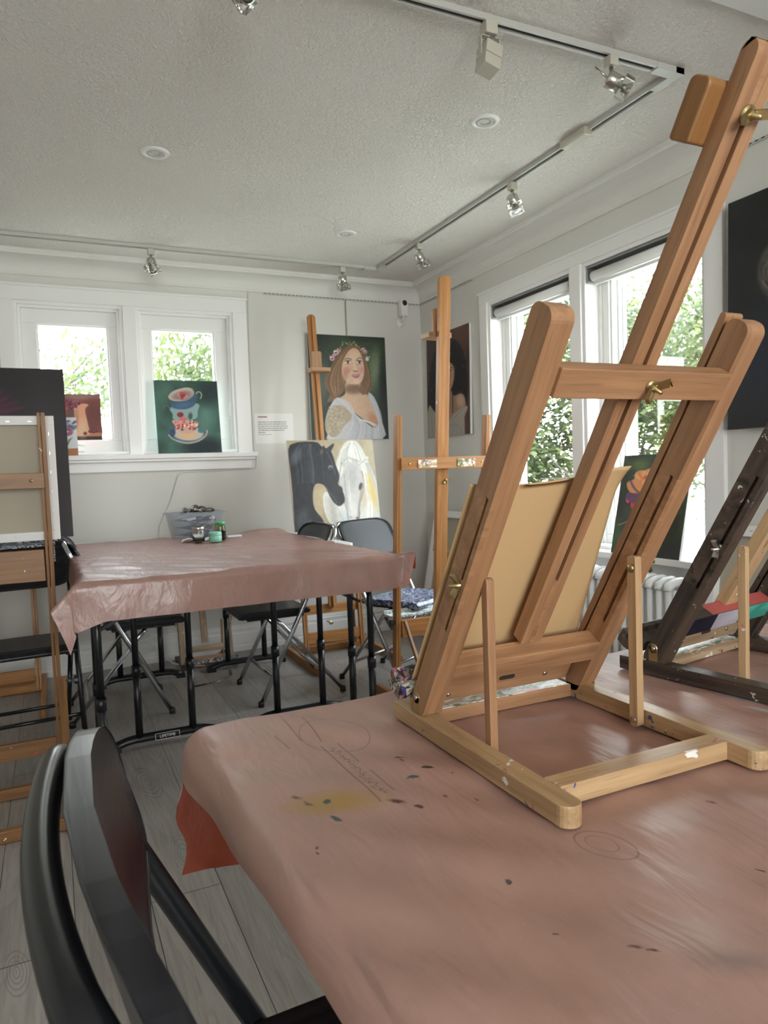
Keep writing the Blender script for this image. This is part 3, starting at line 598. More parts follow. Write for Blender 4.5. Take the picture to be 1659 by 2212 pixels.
# ---------------------------------------------------------------- folding chairs
def chair(label, loc, rot, hw=.215, seatm=None, panelm=None, frame=None, pz=(.655, .862), seat_x=(-.03, .34), fr=None, group=None, big=None):
    t = thing('folding_chair', label, 'chair', loc, rot, group); fr = fr or M['blackmetal']; frame = frame or .0115
    fx = lambda z: .25-.5*z
    P = [(fx(0), -hw, .01), (fx(.4), -hw, .4), (fx(.76), -hw, .76)]
    for i in range(9):
        a = i/8*math.pi/2; P.append((fx(.80+.05*math.sin(a))-.006, -hw+.05*(1-math.cos(a)), .79+.06*math.sin(a)))
    m = 10
    for i in range(1, m): y = -hw+.05+(2*hw-.10)*i/m; P.append((fx(.85)-.006-.016*(1-(y/hw)**2), y, .85) if hw < .25 else (-.180+.018*(y/hw)**2, y, .85))
    P += [(a, -b, c_) for a, b, c_ in reversed(P[:12])]
    if big:   # foreground chair: bowed top tube hugging a bowed panel
        xe, bul, tilt, hwp = big; ht = hwp-.016; P = [(fx(0), -ht, .01), (fx(.4), -ht, .4), (fx(.62), -ht, .62), (fx(.72)+.0, -ht, .72)]
        bx_ = lambda y: xe-bul*(1-(y/hwp)**2)-.037
        for i in range(8):
            a = i/7*math.pi/2; y = -ht+.06*(1-math.cos(a)); k = math.sin(a); P.append((fx(.78)*(1-k)+bx_(y)*k, y, .78+.062*k))
        for i in range(1, 14): y = -ht+.06+(2*ht-.12)*i/14; P.append((bx_(y), y, .842))
        P += [(a, -b, c_) for a, b, c_ in reversed(P[:12])]
    MB().tube(P, frame, 12).build('frame', fr, t)
    z0, z1 = pz; h = (z1-z0)/2; zc = (z0+z1)/2; pm = MB(); th = .012 if hw < .25 else .022
    bulge = .030 if hw < .25 else .0175
    def outline(n=44):
        o = []
        for i in range(n):
            a = 2*math.pi*i/n; c_, s_ = math.cos(a), math.sin(a); e_ = .42
            o.append((math.copysign(abs(c_)**e_, c_)*(big[3] if big else hw+.008), math.copysign(abs(s_)**e_, s_)*h))
        return o
    ol = outline(); rings = 7; vs = []; fs = []
    for side in (0, 1):
        for k in range(rings+1):
            s_ = (k/rings)
            for (a, b) in ol:
                y, dz = a*s_, b*s_; x = (fx(zc+dz)+.018-bulge*(1-(y/hw)**2)+(th if side else 0)) if not big else xe-bul*(1-(y/hwp)**2)-tilt*(dz-h)-(0 if side else .020); vs.append((x, y, zc+dz))
    n = len(ol); N = n*(rings+1)
    for side in (0, 1):
        for k in range(rings):
            for i in range(n):
                q = (side*N+k*n+i, side*N+k*n+(i+1) % n, side*N+(k+1)*n+(i+1) % n, side*N+(k+1)*n+i); fs.append(q if side else q[::-1])
    b = rings*n; pm.raw(vs, fs, True, [(v[1], v[0], v[2]) for v in vs])
    pm.f += [(b+i, b+(i+1) % n, N+b+(i+1) % n, N+b+i) for i in range(n)]; pm.sm += [False]*n
    pm.build('backrest', panelm or M['blackwood'], t, .002 if big else 0)
    x0, x1 = seat_x; sw = hw-.02
    st_ = MB(); prof = [(x0, .446), (x0+.006, .456), (x0+.03, .460), (x1-.05, .462), (x1-.015, .457), (x1, .443), (x1-.004, .432), (x1-.02, .428), (x0+.01, .430), (x0, .436)]
    st_.prism(prof, (0, -sw, 0), (1, 0, 0), (0, 0, 1), (0, 1, 0), 2*sw); st_.build('seat', seatm or M['blackwood'], t, .006, seg=3)
    for s_ in (-1, 1): MB().bar((x0+.03, s_*(sw-.03), .422), (x1-.05, s_*(sw-.03), .422), .02, .014).build('seat_rail', M['blackmetal'], t, .002)
    # rear legs: one bent tube whose top runs under the seat
    ri = hw-.03; Q = [(-.19, -ri, .012), (.12, -ri, .385)]
    for i in range(6): a = i/5*math.pi/2; Q.append((.12+.03*math.sin(a), -ri+.03*(1-math.cos(a)), .385+.025*math.sin(a)))
    Q += [(a, -b_, c_) for a, b_, c_ in reversed(Q)]
    MB().tube(Q, frame*.9, 10).build('rear_legs', M['chrome'] if fr is M['chrome'] else fr, t)
    MB().tube([(fx(.13), -hw, .13), (fx(.13), hw, .13)], frame*.75, 8).build('stretcher', fr, t)
    MB().tube([(-.10, -ri, .12), (-.115, -ri+.02, .10), (-.115, ri-.02, .10), (-.10, ri, .12)], frame*.75, 8).build('stretcher', fr, t)
    for (x, y) in ((fx(0), -hw), (fx(0), hw), (-.19, -ri), (-.19, ri)): MB().lathe([(0, 0), (frame*1.35, 0), (frame*1.3, .022), (frame*1.05, .026)], (x, y, 0), n=10).build('rubber_foot', M['blackpl'], t)
    return t
chair('black wooden folding chair in the foreground, its curved backrest close to the camera', (-2.295, -3.965, 0), .020, .255, pz=(.685, .869), frame=.0140, seat_x=(-.03, .36), big=(-.1275, .0292, .25, .262))
chair('folding chair at the left end of the back tables, facing them', (-2.245, -.84, 0), 0, .215, fr=M['chrome'])
chair('folding chair tucked under the back table from the right, in front of the horse painting', (-1.345, -.975, 0), R(180), .22, fr=M['chrome'])
chair('paint-scratched black folding chair beside the tall easel in the corner', (-.825, -1.04, 0), R(-62), .215, seatm=M['splattered'], panelm=M['scuffed'], fr=M['chrome'])
chair('black folding chair behind the left easel, seat turned to the camera', (-2.61, -1.09, 0), R(-86), .205, fr=M['blackmetal'])

# ---------------------------------------------------------------- table easels
def wingnut(parent, p, axis, up, r=.009, L=.016, mat=None):
    a = Vector(axis).normalized(); u = Vector(up).normalized(); s = a.cross(u); p = Vector(p); mb = MB()
    mb.lathe([(0, 0), (r, 0), (r, .0015), (r*.6, .002), (r*.6, .0025)], p, a, 18)
    mb.lathe([(r*.55, .002), (r*.5, .008), (r*.3, .009), (r*.28, .018), (0, .018)], p, a, 12)
    for sg in (-1, 1): mb.bar(p+a*.006+u*sg*r*.3, p+a*(.006+L*.55)+u*sg*L, .003, .009, s, .003, .004)
    return mb.build('wing_nut', mat or M['brass'], parent)
def table_easel(label, loc, rot, m1, m2, theta=31.8, mast=(.10, .85), crossm=None, basem=None, clampm=None, sticks=None, low=None):
    t = thing('table_easel', label, 'easel', loc, rot); th = R(theta)
    u = Vector((0, -math.sin(th), math.cos(th))); n = Vector((0, math.cos(th), math.sin(th))); O = Vector((0, -.104, .030))
    X = Vector((1, 0, 0)); basem = basem or m2; sticks = sticks or m2
    def F(x, s, d): return O+X*x+u*s+n*d
    def slab(mb, x0, x1, s0, s1, d0, d1, r=0, r2=0):   # piece along u with rounded ends seen from the side
        poly = []; c_ = [(s0+r, d0+r, r, math.pi), (s1-r2, d0+r2, r2, -math.pi/2), (s1-r2, d1-r2, r2, 0), (s0+r, d1-r, r, math.pi/2)]
        for (cs, cd_, rr, a0) in c_:
            if rr <= 0: poly.append((cs, cd_)); continue
            for i in range(7): a = a0+math.pi/2*i/6; poly.append((cs+rr*math.cos(a), cd_+rr*math.sin(a)))
        mb.prism(poly, F(x0, 0, 0), u, n, X, x1-x0)
    def xbar(x0, x1, s0, s1, d0, d1): return MB().raw([F(a, b, c_) for c_ in (d0, d1) for b in (s0, s1) for a in (x0, x1)], [(0, 1, 3, 2), (4, 6, 7, 5), (0, 4, 5, 1), (1, 5, 7, 3), (3, 7, 6, 2), (2, 6, 4, 0)], False, [(a, b, c_) for c_ in (d0, d1) for b in (s0, s1) for a in (x0, x1)])
    # base
    for i, x in enumerate((0, .291)):
        MB().bar((x+.0145, -.014, .012), (x+.0145, -.421, .012), .029, .024, (0, 0, 1), .002, .0142).build('base_rail', basem, t, .0012)
    MB().box(.029, .291, -.080, -.046, .001, .021).build('front_stretcher', low or m2, t, .001)
    MB().box(.032, .288, -.0785, -.048, .0212, .0220).build('paint_smears', M['whitesplash'], t)
    MB().box(.029, .291, -.378, -.348, .001, .0245).build('rear_stretcher', M['beech_light'] if m1 is not M['oldwood'] else basem, t, .0012)
    # uprights, each with a slot
    for i, (x0, x1) in enumerate(((.005, .035), (.291, .321))):
        mb = MB(); DD = .038 if i == 0 else .034
        slab(mb, x0+.008, x1, -.028, .592, 0, DD, .016, .014)
        if i == 1: slab(mb, x0, x1, -.012, .592, .039, .048, .0, .004); slab(mb, x0+.010, x1, -.012, .585, .033, .040)
        sl = (.149, .361) if i == 0 else (.12, .38)
        slab(mb, x0, x0+.008, -.028, sl[0], 0, DD, .016, 0); slab(mb, x0, x0+.008, sl[1], .592, 0, DD, 0, .014)
        xbar_ = xbar(x0, x0+.008, sl[0], sl[1], 0, .008); mb.raw(xbar_.v, xbar_.f, False, xbar_.g)
        xbar_ = xbar(x0, x0+.008, sl[0], sl[1], .015, DD); mb.raw(xbar_.v, xbar_.f, False, xbar_.g)
        mb.build('upright', m1, t)
    MB().raw(*(lambda b: (b.v, b.f, False, b.g))(xbar(.035, .291, .498, .533, -.006, .015))).build('crossbar', crossm or M['beech'] if m1 is not M['oldwood'] else M['oldwood'], t, .0012)
    xbar(.034, .294, .050, .086, 0, .030).build('crossbar', crossm or m2, t, .0012)
    mb = xbar(.036, .284, -.014, .024, .026, .040); mb.build('tray_back', low or m2, t, .0012)
    MB().bar(F(.146, .014, .0255), F(.174, .014, .0255), .008, .0012, tuple(n), .0035, .0035).build('slot_hole', M['slot'], t)
    for x in (.06, .235): MB().lathe([(0, 0), (.0042, 0), (.0042, .0012), (.002, .002), (0, .002)], F(x, -.002 if x < .1 else .006, .026), -n, 12).build('screw', M['steel'], t)
    q = MB(); poly = [(-.020, .047), (.002, .047), (.002, .072), (.007, .078), (.007, .088), (-.020, .088), (-.024, .070)]
    q.prism(poly, F(-.010, 0, 0), u, n, X, .312); q.build('ledge', M['traypaint'] if m1 is not M['oldwood'] else M['oldwood'], t, .0015)
    # mast with a groove down its back face
    mx0, mx1 = .150, .187; s0, s1 = mast; d0, d1 = .0155, .036; g0, g1 = .1655, .172; mb = MB()
    slab(mb, mx0, g0, s0, s1, d0, d1, 0, .012); slab(mb, g1, mx1, s0, s1, d0, d1, 0, .012)
    w_ = xbar(g0, g1, s0, s1-.012, d0+.012, d1); mb.raw(w_.v, w_.f, False, w_.g)
    for (a, b) in ((s0, .21 if s0 < .2 else s0+.02), (s1-.055, s1-.012)): w_ = xbar(g0, g1, a, b, d0, d0+.012); mb.raw(w_.v, w_.f, False, w_.g)
    mb.build('mast', sticks if m1 is M['oldwood'] else m1, t, .001)
    wingnut(t, F(.1685, .515, -.006), -n, X*.7+u*.7, .008, .017)
    wingnut(t, F(.008, .228, .0115), -X, n*.5+u*.85, .0085, .014, M['brass'] if m1 is not M['oldwood'] else M['steel'])
    wingnut(t, F(.320, .230, .0115), X, n*.2+u*.9, .0085, .014)
    # brackets
    for i, x in enumerate((.006, .3205)):
        sg = -1 if i == 0 else 1; b = F(x, 0, 0); mb = MB(); yb, zb = b.y, .0245
        mb.box(x-.0015, x, yb+.012, yb+.030, zb, .048) if i == 0 else mb.box(x, x+.0015, yb+.012, yb+.030, zb, .048)
        mb.lathe([(0, 0), (.009, 0), (.009, .0015), (0, .0015)], (x if i else x, yb+.021, .048), (sg, 0, 0), 18)
        mb.box(min(x, x-sg*.022), max(x, x-sg*.022), yb+.0085, yb+.030, zb, zb+.0015) if False else mb.box(x if i == 0 else x-.002, (x+.024) if i == 0 else x, yb+.0, yb+.018, zb, zb+.0015)
        bk = mb.build('bracket', M['brass'], t)
        MB().lathe([(0, 0), (.0045, 0), (.004, .002), (0, .003)], (x+sg*.0015, yb+.021, .048), (sg, 0, 0), 12).build('screw', M['steel'], bk)
        MB().lathe([(0, 0), (.0045, 0), (.004, .002), (0, .003)], (x+.014 if i == 0 else x-.008, yb+.008, zb+.0015), (0, 0, 1), 12).build('screw', M['steel'], bk)
    # props
    MB().bar((.0375, -.230, .003), (.0375, -.230, .238), .0135, .0115, (1, 0, 0), .001, .005).build('prop', M['beech'] if m1 is not M['oldwood'] else M['beech_light'], t, .001)
    pr = MB().bar((.2795, -.236, .002), (.2795, -.236, .247), .016, .012, (1, 0, 0), .0075, .004); pr = pr.build('prop', M['beech_light'], t, .0008)
    MB().lathe([(0, 0), (.0065, 0), (.006, .0025), (0, .004)], (.2735, -.236, .230), (-1, 0, 0), 16).build('pivot_bolt', M['brass'], pr)
    MB().lathe([(0, .001), (.003, .001), (.0045, .0015), (.0045, 0), (0, 0)], (.2735, -.236, .012), (-1, 0, 0), 14).build('pivot_bolt', M['steel'], pr)
    return t, F, slab, n, u
EA, FA, slabA, nA, uA = table_easel('large beech table easel in the foreground with a kraft board and tall mast', (-2.005, -3.565, .7425), 0, M['beech'], M['beech'], basem=M['beech_paint'], mast=(.095, .85))
mb = MB(); slabA(mb, .128, .205, .755, .814, .0365, .064, .004, .008); mb.build('canvas_clamp', M['pine_dark'], EA, .002)
wingnut(EA, FA(.1685, .79, .0155), -nA, tuple(Vector((1, 0, 0))*.95+uA*.3), .009, .018)
# kraft board resting on the easel, its top right corner curled back
kx0, kx1 = .006, .303
def kf(a, b):
    s_ = .015+.340*b+.020*a*b; x = kx0+(kx1-kx0-.062*b)*a; c = max(0, a-.80)*max(0, b-.86)*35
    bow = -.0045*math.sin(a*math.pi)*b; dip = -.010*math.sin(a*math.pi)*(b > .98)
    q = .0515+bow; s2 = s_+dip+.004*c
    return FA(x+.004*c, s2, q-.012*c*c)
kb = MB().grid(kf, 40, 40); o = kb.build('kraft_board', M['kraft']); o.parent = None; o.matrix_world = EA.matrix_basis.copy(); o.location = (-2.005, -3.565, .7425)
sd = o.modifiers.new('thickness', 'SOLIDIFY'); sd.thickness = .0014; tag(o, 'tan kraft board with a curled corner standing on the foreground easel', 'board')

EB, FB, slabB, nB, uB = table_easel('dark weathered table easel behind the large beech one, crusted with old paint', (-1.532, -3.545, .7425), R(9), M['oldwood'], M['oldwood'], theta=29.5, mast=(.03, .80), crossm=M['oldwood'], basem=M['oldwood'], sticks=M['beech_light'], low=M['oldpale'])
# painted bands on its lower bar
bm = MB(); 
def band(x0, x1, col, nm, s0=.0505, s1=.0855, d=-.0008):
    vs = [FB(x0, s0, d), FB(x1, s0, d), FB(x1+.004, s1, d), FB(x0+.002, s1, d)]
    MB().raw(vs, [(0, 1, 2, 3)]).prism([(0, 0), (x1-x0, 0), (x1-x0, s1-s0), (0, s1-s0)], FB(x0, s0, d+.0), (1, 0, 0), uB, nB, .0007).build(nm, simple(nm, col, .45, bump=(200, .4, .001)), EB)
band(.034, .105, rgb(30, 34, 60), 'navy_paint'); band(.105, .190, rgb(205, 200, 210, 1.1), 'lilac_paint'); band(.190, .205, rgb(175, 105, 80), 'brown_paint'); band(.205, .290, rgb(75, 180, 165, 1.1), 'teal_paint')
vs = [FB(.09, .0862, .001), FB(.294, .0862, .001), FB(.294, .0862, .029), FB(.09, .0862, .029)]
MB().raw(vs, [(0, 1, 2, 3)]).build('red_paint', simple('red_paint', rgb(175, 85, 80), .5, bump=(90, .3, .001)), EB)
# canvas on the dark easel, back towards us
def stretcher(name, label, w, h, th=.018, bar=.035, crossb=(), mats=None, wrap=.0, parentmatrix=None, cat='canvas', group=None):
    """origin bottom centre, canvas face on +y, bars seen from -y"""
    t = thing(name, label, cat, (0, 0, 0), 0, group); a = MB(); mm = mats or M['canvaswhite']
    for (x0, x1, z0, z1) in ((-w/2, w/2, 0, bar), (-w/2, w/2, h-bar, h), (-w/2, -w/2+bar, bar, h-bar), (w/2-bar, w/2, bar, h-bar)): a.box(x0, x1, 0, th, z0, z1)
    a.build('stretcher_bars', mm, t, .0015)
    for cz in crossb: MB().box(-w/2+bar, w/2-bar, .003, th-.003, cz-bar/2, cz+bar/2).build('cross_bar', M['beech_light'], t)
    MB().box(-w/2-.001, w/2+.001, th-.0015, th+.0012, -.001, h+.001).build('canvas', M['canvasback'], t)
    sp = MB()
    for k in range(int(w/.07)): x = -w/2+.035+k*.07; sp.box(x, x+.012, -.001, .0005, h-.020, h-.018); sp.box(x, x+.012, -.001, .0005, .018, .020)
    for k in range(int(h/.07)): z = .035+k*.07; sp.box(w/2-.020, w/2-.018, -.001, .0005, z, z+.012)
    sp.build('staples', M['steel'], t); return t
# ---------------------------------------------------------------- painter: colour grids for the canvases
def curve_pts(P, closed, k=4):
    if len(P) < 3: return P
    n = len(P); o = []
    for i in range(n if closed else n-1):
        a, b, c, d = (P[(i-1) % n], P[i], P[(i+1) % n], P[(i+2) % n]) if closed else (P[max(i-1, 0)], P[i], P[i+1], P[min(i+2, n-1)])
        for j in range(k):
            t = j/k; o.append(tuple(.5*(2*b[q]+(c[q]-a[q])*t+(2*a[q]-5*b[q]+4*c[q]-d[q])*t*t+(3*b[q]-a[q]-3*c[q]+d[q])*t**3) for q in (0, 1)))
    return o if closed else o+[P[-1]]
class Art:
    def __init__(s, quad, w, h, bgc, n=170, seed=1):
        """quad: the canvas corners TL TR BR BL in the sketch's own units"""
        s.nx = n; s.ny = int(n*h/w); s.q = quad; s.w, s.h = w, h
        A = []; B = []
        for (x, y), (u, v) in zip(quad, ((0, 0), (1, 0), (1, 1), (0, 1))):
            A += [[u, v, 1, 0, 0, 0, -x*u, -x*v], [0, 0, 0, u, v, 1, -y*u, -y*v]]; B += [x, y]
        q = np.linalg.solve(np.array(A, float), np.array(B, float)); U, Vv = np.meshgrid(np.linspace(0, 1, s.nx+1), np.linspace(0, 1, s.ny+1))
        D = q[6]*U+q[7]*Vv+1; s.X = (q[0]*U+q[1]*Vv+q[2])/D; s.Y = (q[3]*U+q[4]*Vv+q[5])/D; s.U, s.V = U, Vv
        s.im = np.ones(U.shape+(3,))*np.array(bgc, float); s.r = np.random.RandomState(seed)
    def _m(s, mask, col, a=1):
        k = (np.clip(mask, 0, 1)*a)[..., None]; s.im = s.im*(1-k)+np.array(col, float)*k; return s
    def ell(s, cx, cy, rx, ry, col, soft=.2, ang=0, a=1):
        c, n = math.cos(R(ang)), math.sin(R(ang)); dx, dy = s.X-cx, s.Y-cy
        d = np.sqrt(((dx*c+dy*n)/rx)**2+((-dx*n+dy*c)/ry)**2); return s._m((1+soft/2-d)/max(soft, .01), col, a)
    def poly(s, pts, col, soft=6, a=1):
        pts = curve_pts(pts, True, 3) if len(pts) > 4 else pts
        X, Y = s.X, s.Y; ins = np.zeros(X.shape, bool); dm = np.full(X.shape, 1e9); n = len(pts)
        for i in range(n):
            x0, y0 = pts[i]; x1, y1 = pts[(i+1) % n]
            if y0 != y1: ins ^= ((y0 > Y) != (y1 > Y)) & (X < (x1-x0)*(Y-y0)/(y1-y0)+x0)
            ex, ey = x1-x0, y1-y0; t = np.clip(((X-x0)*ex+(Y-y0)*ey)/max(ex*ex+ey*ey, 1e-9), 0, 1); dm = np.minimum(dm, np.hypot(X-x0-t*ex, Y-y0-t*ey))
        sd = np.where(ins, dm, -dm); return s._m(.5+sd/max(soft, 1e-3), col, a)
    def line(s, pts, w, col, a=1, soft=3):
        pts = curve_pts(pts, False, 3)
        dm = np.full(s.X.shape, 1e9)
        for (x0, y0), (x1, y1) in zip(pts, pts[1:]):
            ex, ey = x1-x0, y1-y0; t = np.clip(((s.X-x0)*ex+(s.Y-y0)*ey)/max(ex*ex+ey*ey, 1e-9), 0, 1); dm = np.minimum(dm, np.hypot(s.X-x0-t*ex, s.Y-y0-t*ey))
        return s._m(.5+(w/2-dm)/soft, col, a)
    def cloud(s, amt, fx=6, fy=6, tint=(1, 1, 1), oct=3):
        f = np.zeros(s.X.shape)
        for o in range(oct):
            g = s.r.rand(int(fy*2**o)+2, int(fx*2**o)+2)*2-1; yy = s.V*(g.shape[0]-1.001); xx = s.U*(g.shape[1]-1.001)
            i, j = yy.astype(int), xx.astype(int); a, b = yy-i, xx-j; a, b = a*a*(3-2*a), b*b*(3-2*b)
            f += (g[i, j]*(1-a)*(1-b)+g[i+1, j]*a*(1-b)+g[i, j+1]*(1-a)*b+g[i+1, j+1]*a*b)/2**o
        s.im = s.im+f[..., None]*amt*np.array(tint, float); return s
    def hair(s, pts, n, spread, w, cols, a=.5, wob=6):
        for k in range(n):
            o = s.r.uniform(-1, 1); ph = s.r.uniform(0, 6); P = []
            for i, (x, y, sp) in enumerate(pts): P.append((x+o*sp*spread+s.r.uniform(-wob, wob), y+s.r.uniform(-wob, wob)))
            s.line(P, w*s.r.uniform(.6, 1.4), cols[s.r.randint(len(cols))], a*s.r.uniform(.5, 1))
        return s
    def build(s, name, gain, parent=None, th=.016, edge=(.8, .8, .8), mat=None, label=None, cat='painting', group=None):
        """canvas standing on z=0, centred in x, painted face towards -y"""
        c = np.clip(s.im/255., 0, 1); lin = np.where(c <= .04045, c/12.92, ((c+.055)/1.055)**2.4)*gain; lin = np.clip(lin, 0, .92)
        nx, ny = s.nx, s.ny; mb = MB(); w, h = s.w, s.h
        mb.grid(lambda a, b: (-w/2+w*a, 0, h*(1-b)), nx, ny, smooth=False)
        col = np.concatenate([lin.reshape(-1, 3), np.ones(((nx+1)*(ny+1), 1))], 1)
        n0 = len(mb.v); mb.box(-w/2, w/2, .0004, th, 0, h); m_ = len(mb.v)-n0
        mb.col = np.concatenate([col, np.tile(np.array([*edge, 1.]), (m_, 1))])
        o = mb.build(name, mat or M['painted'], parent)
        if label: tag(o, label, cat, group)
        return o

# portrait with flower crown (sketch units: 1659x2054 view of it)
A = Art([(175, 180), (1510, 235), (1535, 1985), (245, 1935)], .57, .705, (34, 44, 36), 190, 2)
A.cloud(10, 4, 3, (.8, 1, .7)).ell(1250, 800, 220, 420, (92, 112, 78), 1.3, 8, .75).ell(1320, 760, 70, 300, (140, 150, 128), 1.2, 6, .5).ell(760, 420, 300, 200, (72, 84, 58), 1.2, 0, .6).ell(440, 1000, 90, 350, (92, 104, 92), 1.0, 0, .6).ell(1470, 1300, 70, 600, (22, 32, 34), 1)
A.poly([(860, 380), (720, 500), (620, 640), (500, 860), (455, 980), (480, 1100), (540, 1200), (500, 1330), (640, 1290), (760, 1180), (860, 1000), (1000, 900), (1060, 1250), (1160, 1240), (1250, 1120), (1235, 900), (1190, 620), (1120, 450), (1000, 370)], (112, 84, 58), 22)
A.poly([(820, 1000), (800, 1200), (700, 1290), (930, 1500), (1180, 1700), (1300, 1770), (1350, 1640), (1250, 1400), (1190, 1230), (1040, 1180), (1060, 1000)], (196, 164, 136), 14)
A.ell(950, 1120, 150, 90, (128, 96, 74), .7, 0, .8).ell(1270, 1660, 70, 130, (190, 128, 98), .9, -25, .8)
A.poly([(905, 440), (800, 560), (750, 700), (745, 840), (790, 960), (880, 1030), (1000, 1045), (1090, 990), (1130, 850), (1125, 690), (1080, 520), (1000, 430)], (205, 170, 146), 16)
A.ell(830, 800, 70, 60, (196, 128, 112), 1, 0, .7).ell(1085, 800, 45, 55, (196, 132, 116), 1, 0, .6).ell(985, 560, 90, 80, (222, 190, 165), 1, 0, .7).ell(1000, 990, 60, 40, (222, 188, 172), 1, 0, .7).ell(800, 900, 50, 110, (160, 120, 98), 1, 20, .6)
for ex, sg in ((850, -1), (1050, 1)):
    A.ell(ex, 668, 46, 22, (225, 215, 205), .3).ell(ex+5, 668, 21, 22, (70, 56, 44), .3).ell(ex, 645, 54, 10, (62, 44, 36), .5, 4*sg, .9).ell(ex, 695, 46, 10, (150, 112, 95), .8, 0, .6)
A.line([(800, 620), (850, 600), (915, 622)], 15, (78, 58, 44), .9).line([(1005, 620), (1060, 590), (1095, 608)], 14, (78, 58, 44), .9)
A.line([(962, 650), (968, 740), (985, 800)], 26, (232, 202, 180), .6, 14).ell(985, 818, 44, 16, (150, 104, 88), .7).ell(985, 790, 26, 22, (228, 192, 170), .6, 0, .7)
A.poly([(905, 885), (960, 875), (990, 880), (1020, 870), (1062, 868), (1030, 925), (985, 938), (940, 920)], (158, 84, 92), 6).line([(915, 888), (985, 900), (1055, 874)], 7, (235, 225, 220), .8)
for pts, sp in (([(930, 400, .2), (800, 500, .6), (690, 680, 1), (610, 860, 1.3), (590, 1040, 1.5), (640, 1230, 1.0)], 62), ([(900, 400, .2), (740, 640, .4), (700, 900, .7), (690, 1180, .8)], 60), ([(1010, 390, .3), (1110, 520, .6), (1180, 760, .8), (1200, 1000, 1), (1120, 1220, .9)], 45)):
    A.hair(pts, 46, sp, 9, [(150, 112, 76), (92, 66, 46), (184, 144, 98), (70, 48, 36), (128, 94, 62)], .55)
A.ell(930, 1120, 130, 60, (110, 80, 60), .9, 0, .7)
A.poly([(640, 1270), (560, 1370), (490, 1520), (460, 1700), (500, 1850), (560, 1960), (1420, 1985), (1425, 1700), (1370, 1450), (1290, 1260), (1200, 1190), (1215, 1330), (1290, 1500), (1350, 1680), (1300, 1790), (1150, 1700), (960, 1530), (860, 1370), (720, 1270)], (186, 186, 190), 10)
A.poly([(600, 1390), (520, 1480), (470, 1640), (470, 1780), (560, 1900), (680, 1880), (770, 1740), (880, 1640), (900, 1540), (760, 1400)], (164, 150, 128), 16)
for k in range(150): t = A.r.uniform(0, 1); x, y = 640+A.r.uniform(-1, 1)*(150-60*abs(t-.5)), 1410+t*420; A.ell(x, y, A.r.uniform(8, 26), A.r.uniform(5, 14), [(206, 197, 178), (132, 116, 98), (184, 172, 152)][k % 3], .6, A.r.uniform(0, 180), .45)
A.line([(470, 1780), (520, 1880), (590, 1930), (680, 1880), (700, 1800)], 12, (206, 198, 182), .6, 10)
for k in range(30): j = A.r.uniform(0, 14); A.line([(930+j*9, 1560+j*6), (880+j*34+A.r.uniform(-14, 14), 1750), (760+j*46, 1970)], A.r.uniform(5, 16), [(226, 228, 234), (148, 152, 164), (196, 197, 202)][k % 3], .5, 16)
for k in range(5): A.line([(690+k*22, 1280+k*4), (820+k*20, 1400), (900+k*8, 1520)], 8, [(228, 228, 230), (150, 150, 158)][k % 2], .7, 8)
for k in range(5): A.line([(1215+k*12, 1220+k*20), (1330+k*16, 1500), (1370+k*14, 1760), (1330+k*18, 1960)], 9, [(232, 234, 236), (140, 146, 150)][k % 2], .6, 8)
for (x, y, rr) in ((655, 500, 46), (590, 600, 42), (700, 465, 34), (1130, 450, 34), (1165, 490, 30), (625, 545, 26)): A.ell(x, y, rr, rr, (208, 160, 172), .4).ell(x, y, rr*.45, rr*.45, (120, 40, 70), .5).ell(x-rr*.4, y-rr*.5, rr*.35, rr*.3, (240, 226, 226), .5)
for k in range(70): t = k/69.; x = 560+650*t+A.r.uniform(-22, 22); y = 560-190*math.sin(math.pi*min(1, t*1.02))+60*t*0+A.r.uniform(-26, 26)+(-40 if .3 < t < .8 else 0); A.ell(x, y, A.r.uniform(7, 16), 8, [(96, 112, 62), (206, 206, 190), (62, 74, 44), (170, 150, 120)][k % 4], .5, A.r.uniform(0, 180), .85)
A.ell(1190, 610, 30, 40, (196, 204, 200), .5).cloud(4, 40, 60, (1, 1, 1), 2)
o = A.build('portrait_painting', 1.05, label='portrait of a woman with a flower crown and white dress on the back wall', cat='painting'); o.location = (-.582, -.030, 1.352); o.rotation_euler = (R(-.8), 0, 0)
ch = MB()
for k in range(26):
    z = 2.30-k*.0092; ch.tube([(-.578+.003*math.cos(t), -.006+(.001 if k % 2 else .003)*math.sin(t), z+.005*math.sin(t)) for t in [6.283*q/8 for q in range(8)]], .0011, 5, True)
ch.tube([(-.573, -.006, 2.31), (-.573, -.007, 2.06)], .0008, 5)
tag(ch.build('hanging_chain', M['brass']), 'thin chain holding the flower crown portrait from the picture rail', 'chain')

# curly-haired portrait on the side wall (sketch 1264x2212)
A = Art([(160, 340), (935, 140), (1010, 2080), (250, 2120)], .565, .70, (62, 44, 38), 150, 5)
A.cloud(9, 5, 3, (1, .8, .7)).ell(800, 300, 200, 300, (84, 58, 46), 1.2).ell(200, 600, 90, 600, (70, 58, 60), 1, 0, .7)
A.poly([(480, 440), (650, 400), (790, 520), (870, 760), (930, 1050), (940, 1300), (900, 1600), (560, 1560), (300, 1650), (215, 1450), (240, 1150), (260, 900), (310, 660), (380, 500)], (17, 16, 20), 20)
for k in range(420):
    a = A.r.uniform(0, 6.28); rr = math.sqrt(A.r.rand()); x = 580+rr*math.cos(a)*350; y = 1000+rr*math.sin(a)*600
    A.ell(x, y, A.r.uniform(6, 15), A.r.uniform(12, 34), [(12, 12, 16), (38, 38, 46), (24, 22, 26), (70, 72, 84)][A.r.randint(8) % 4 if A.r.rand() < .5 else 0], .8, A.r.uniform(-50, 50), .6)
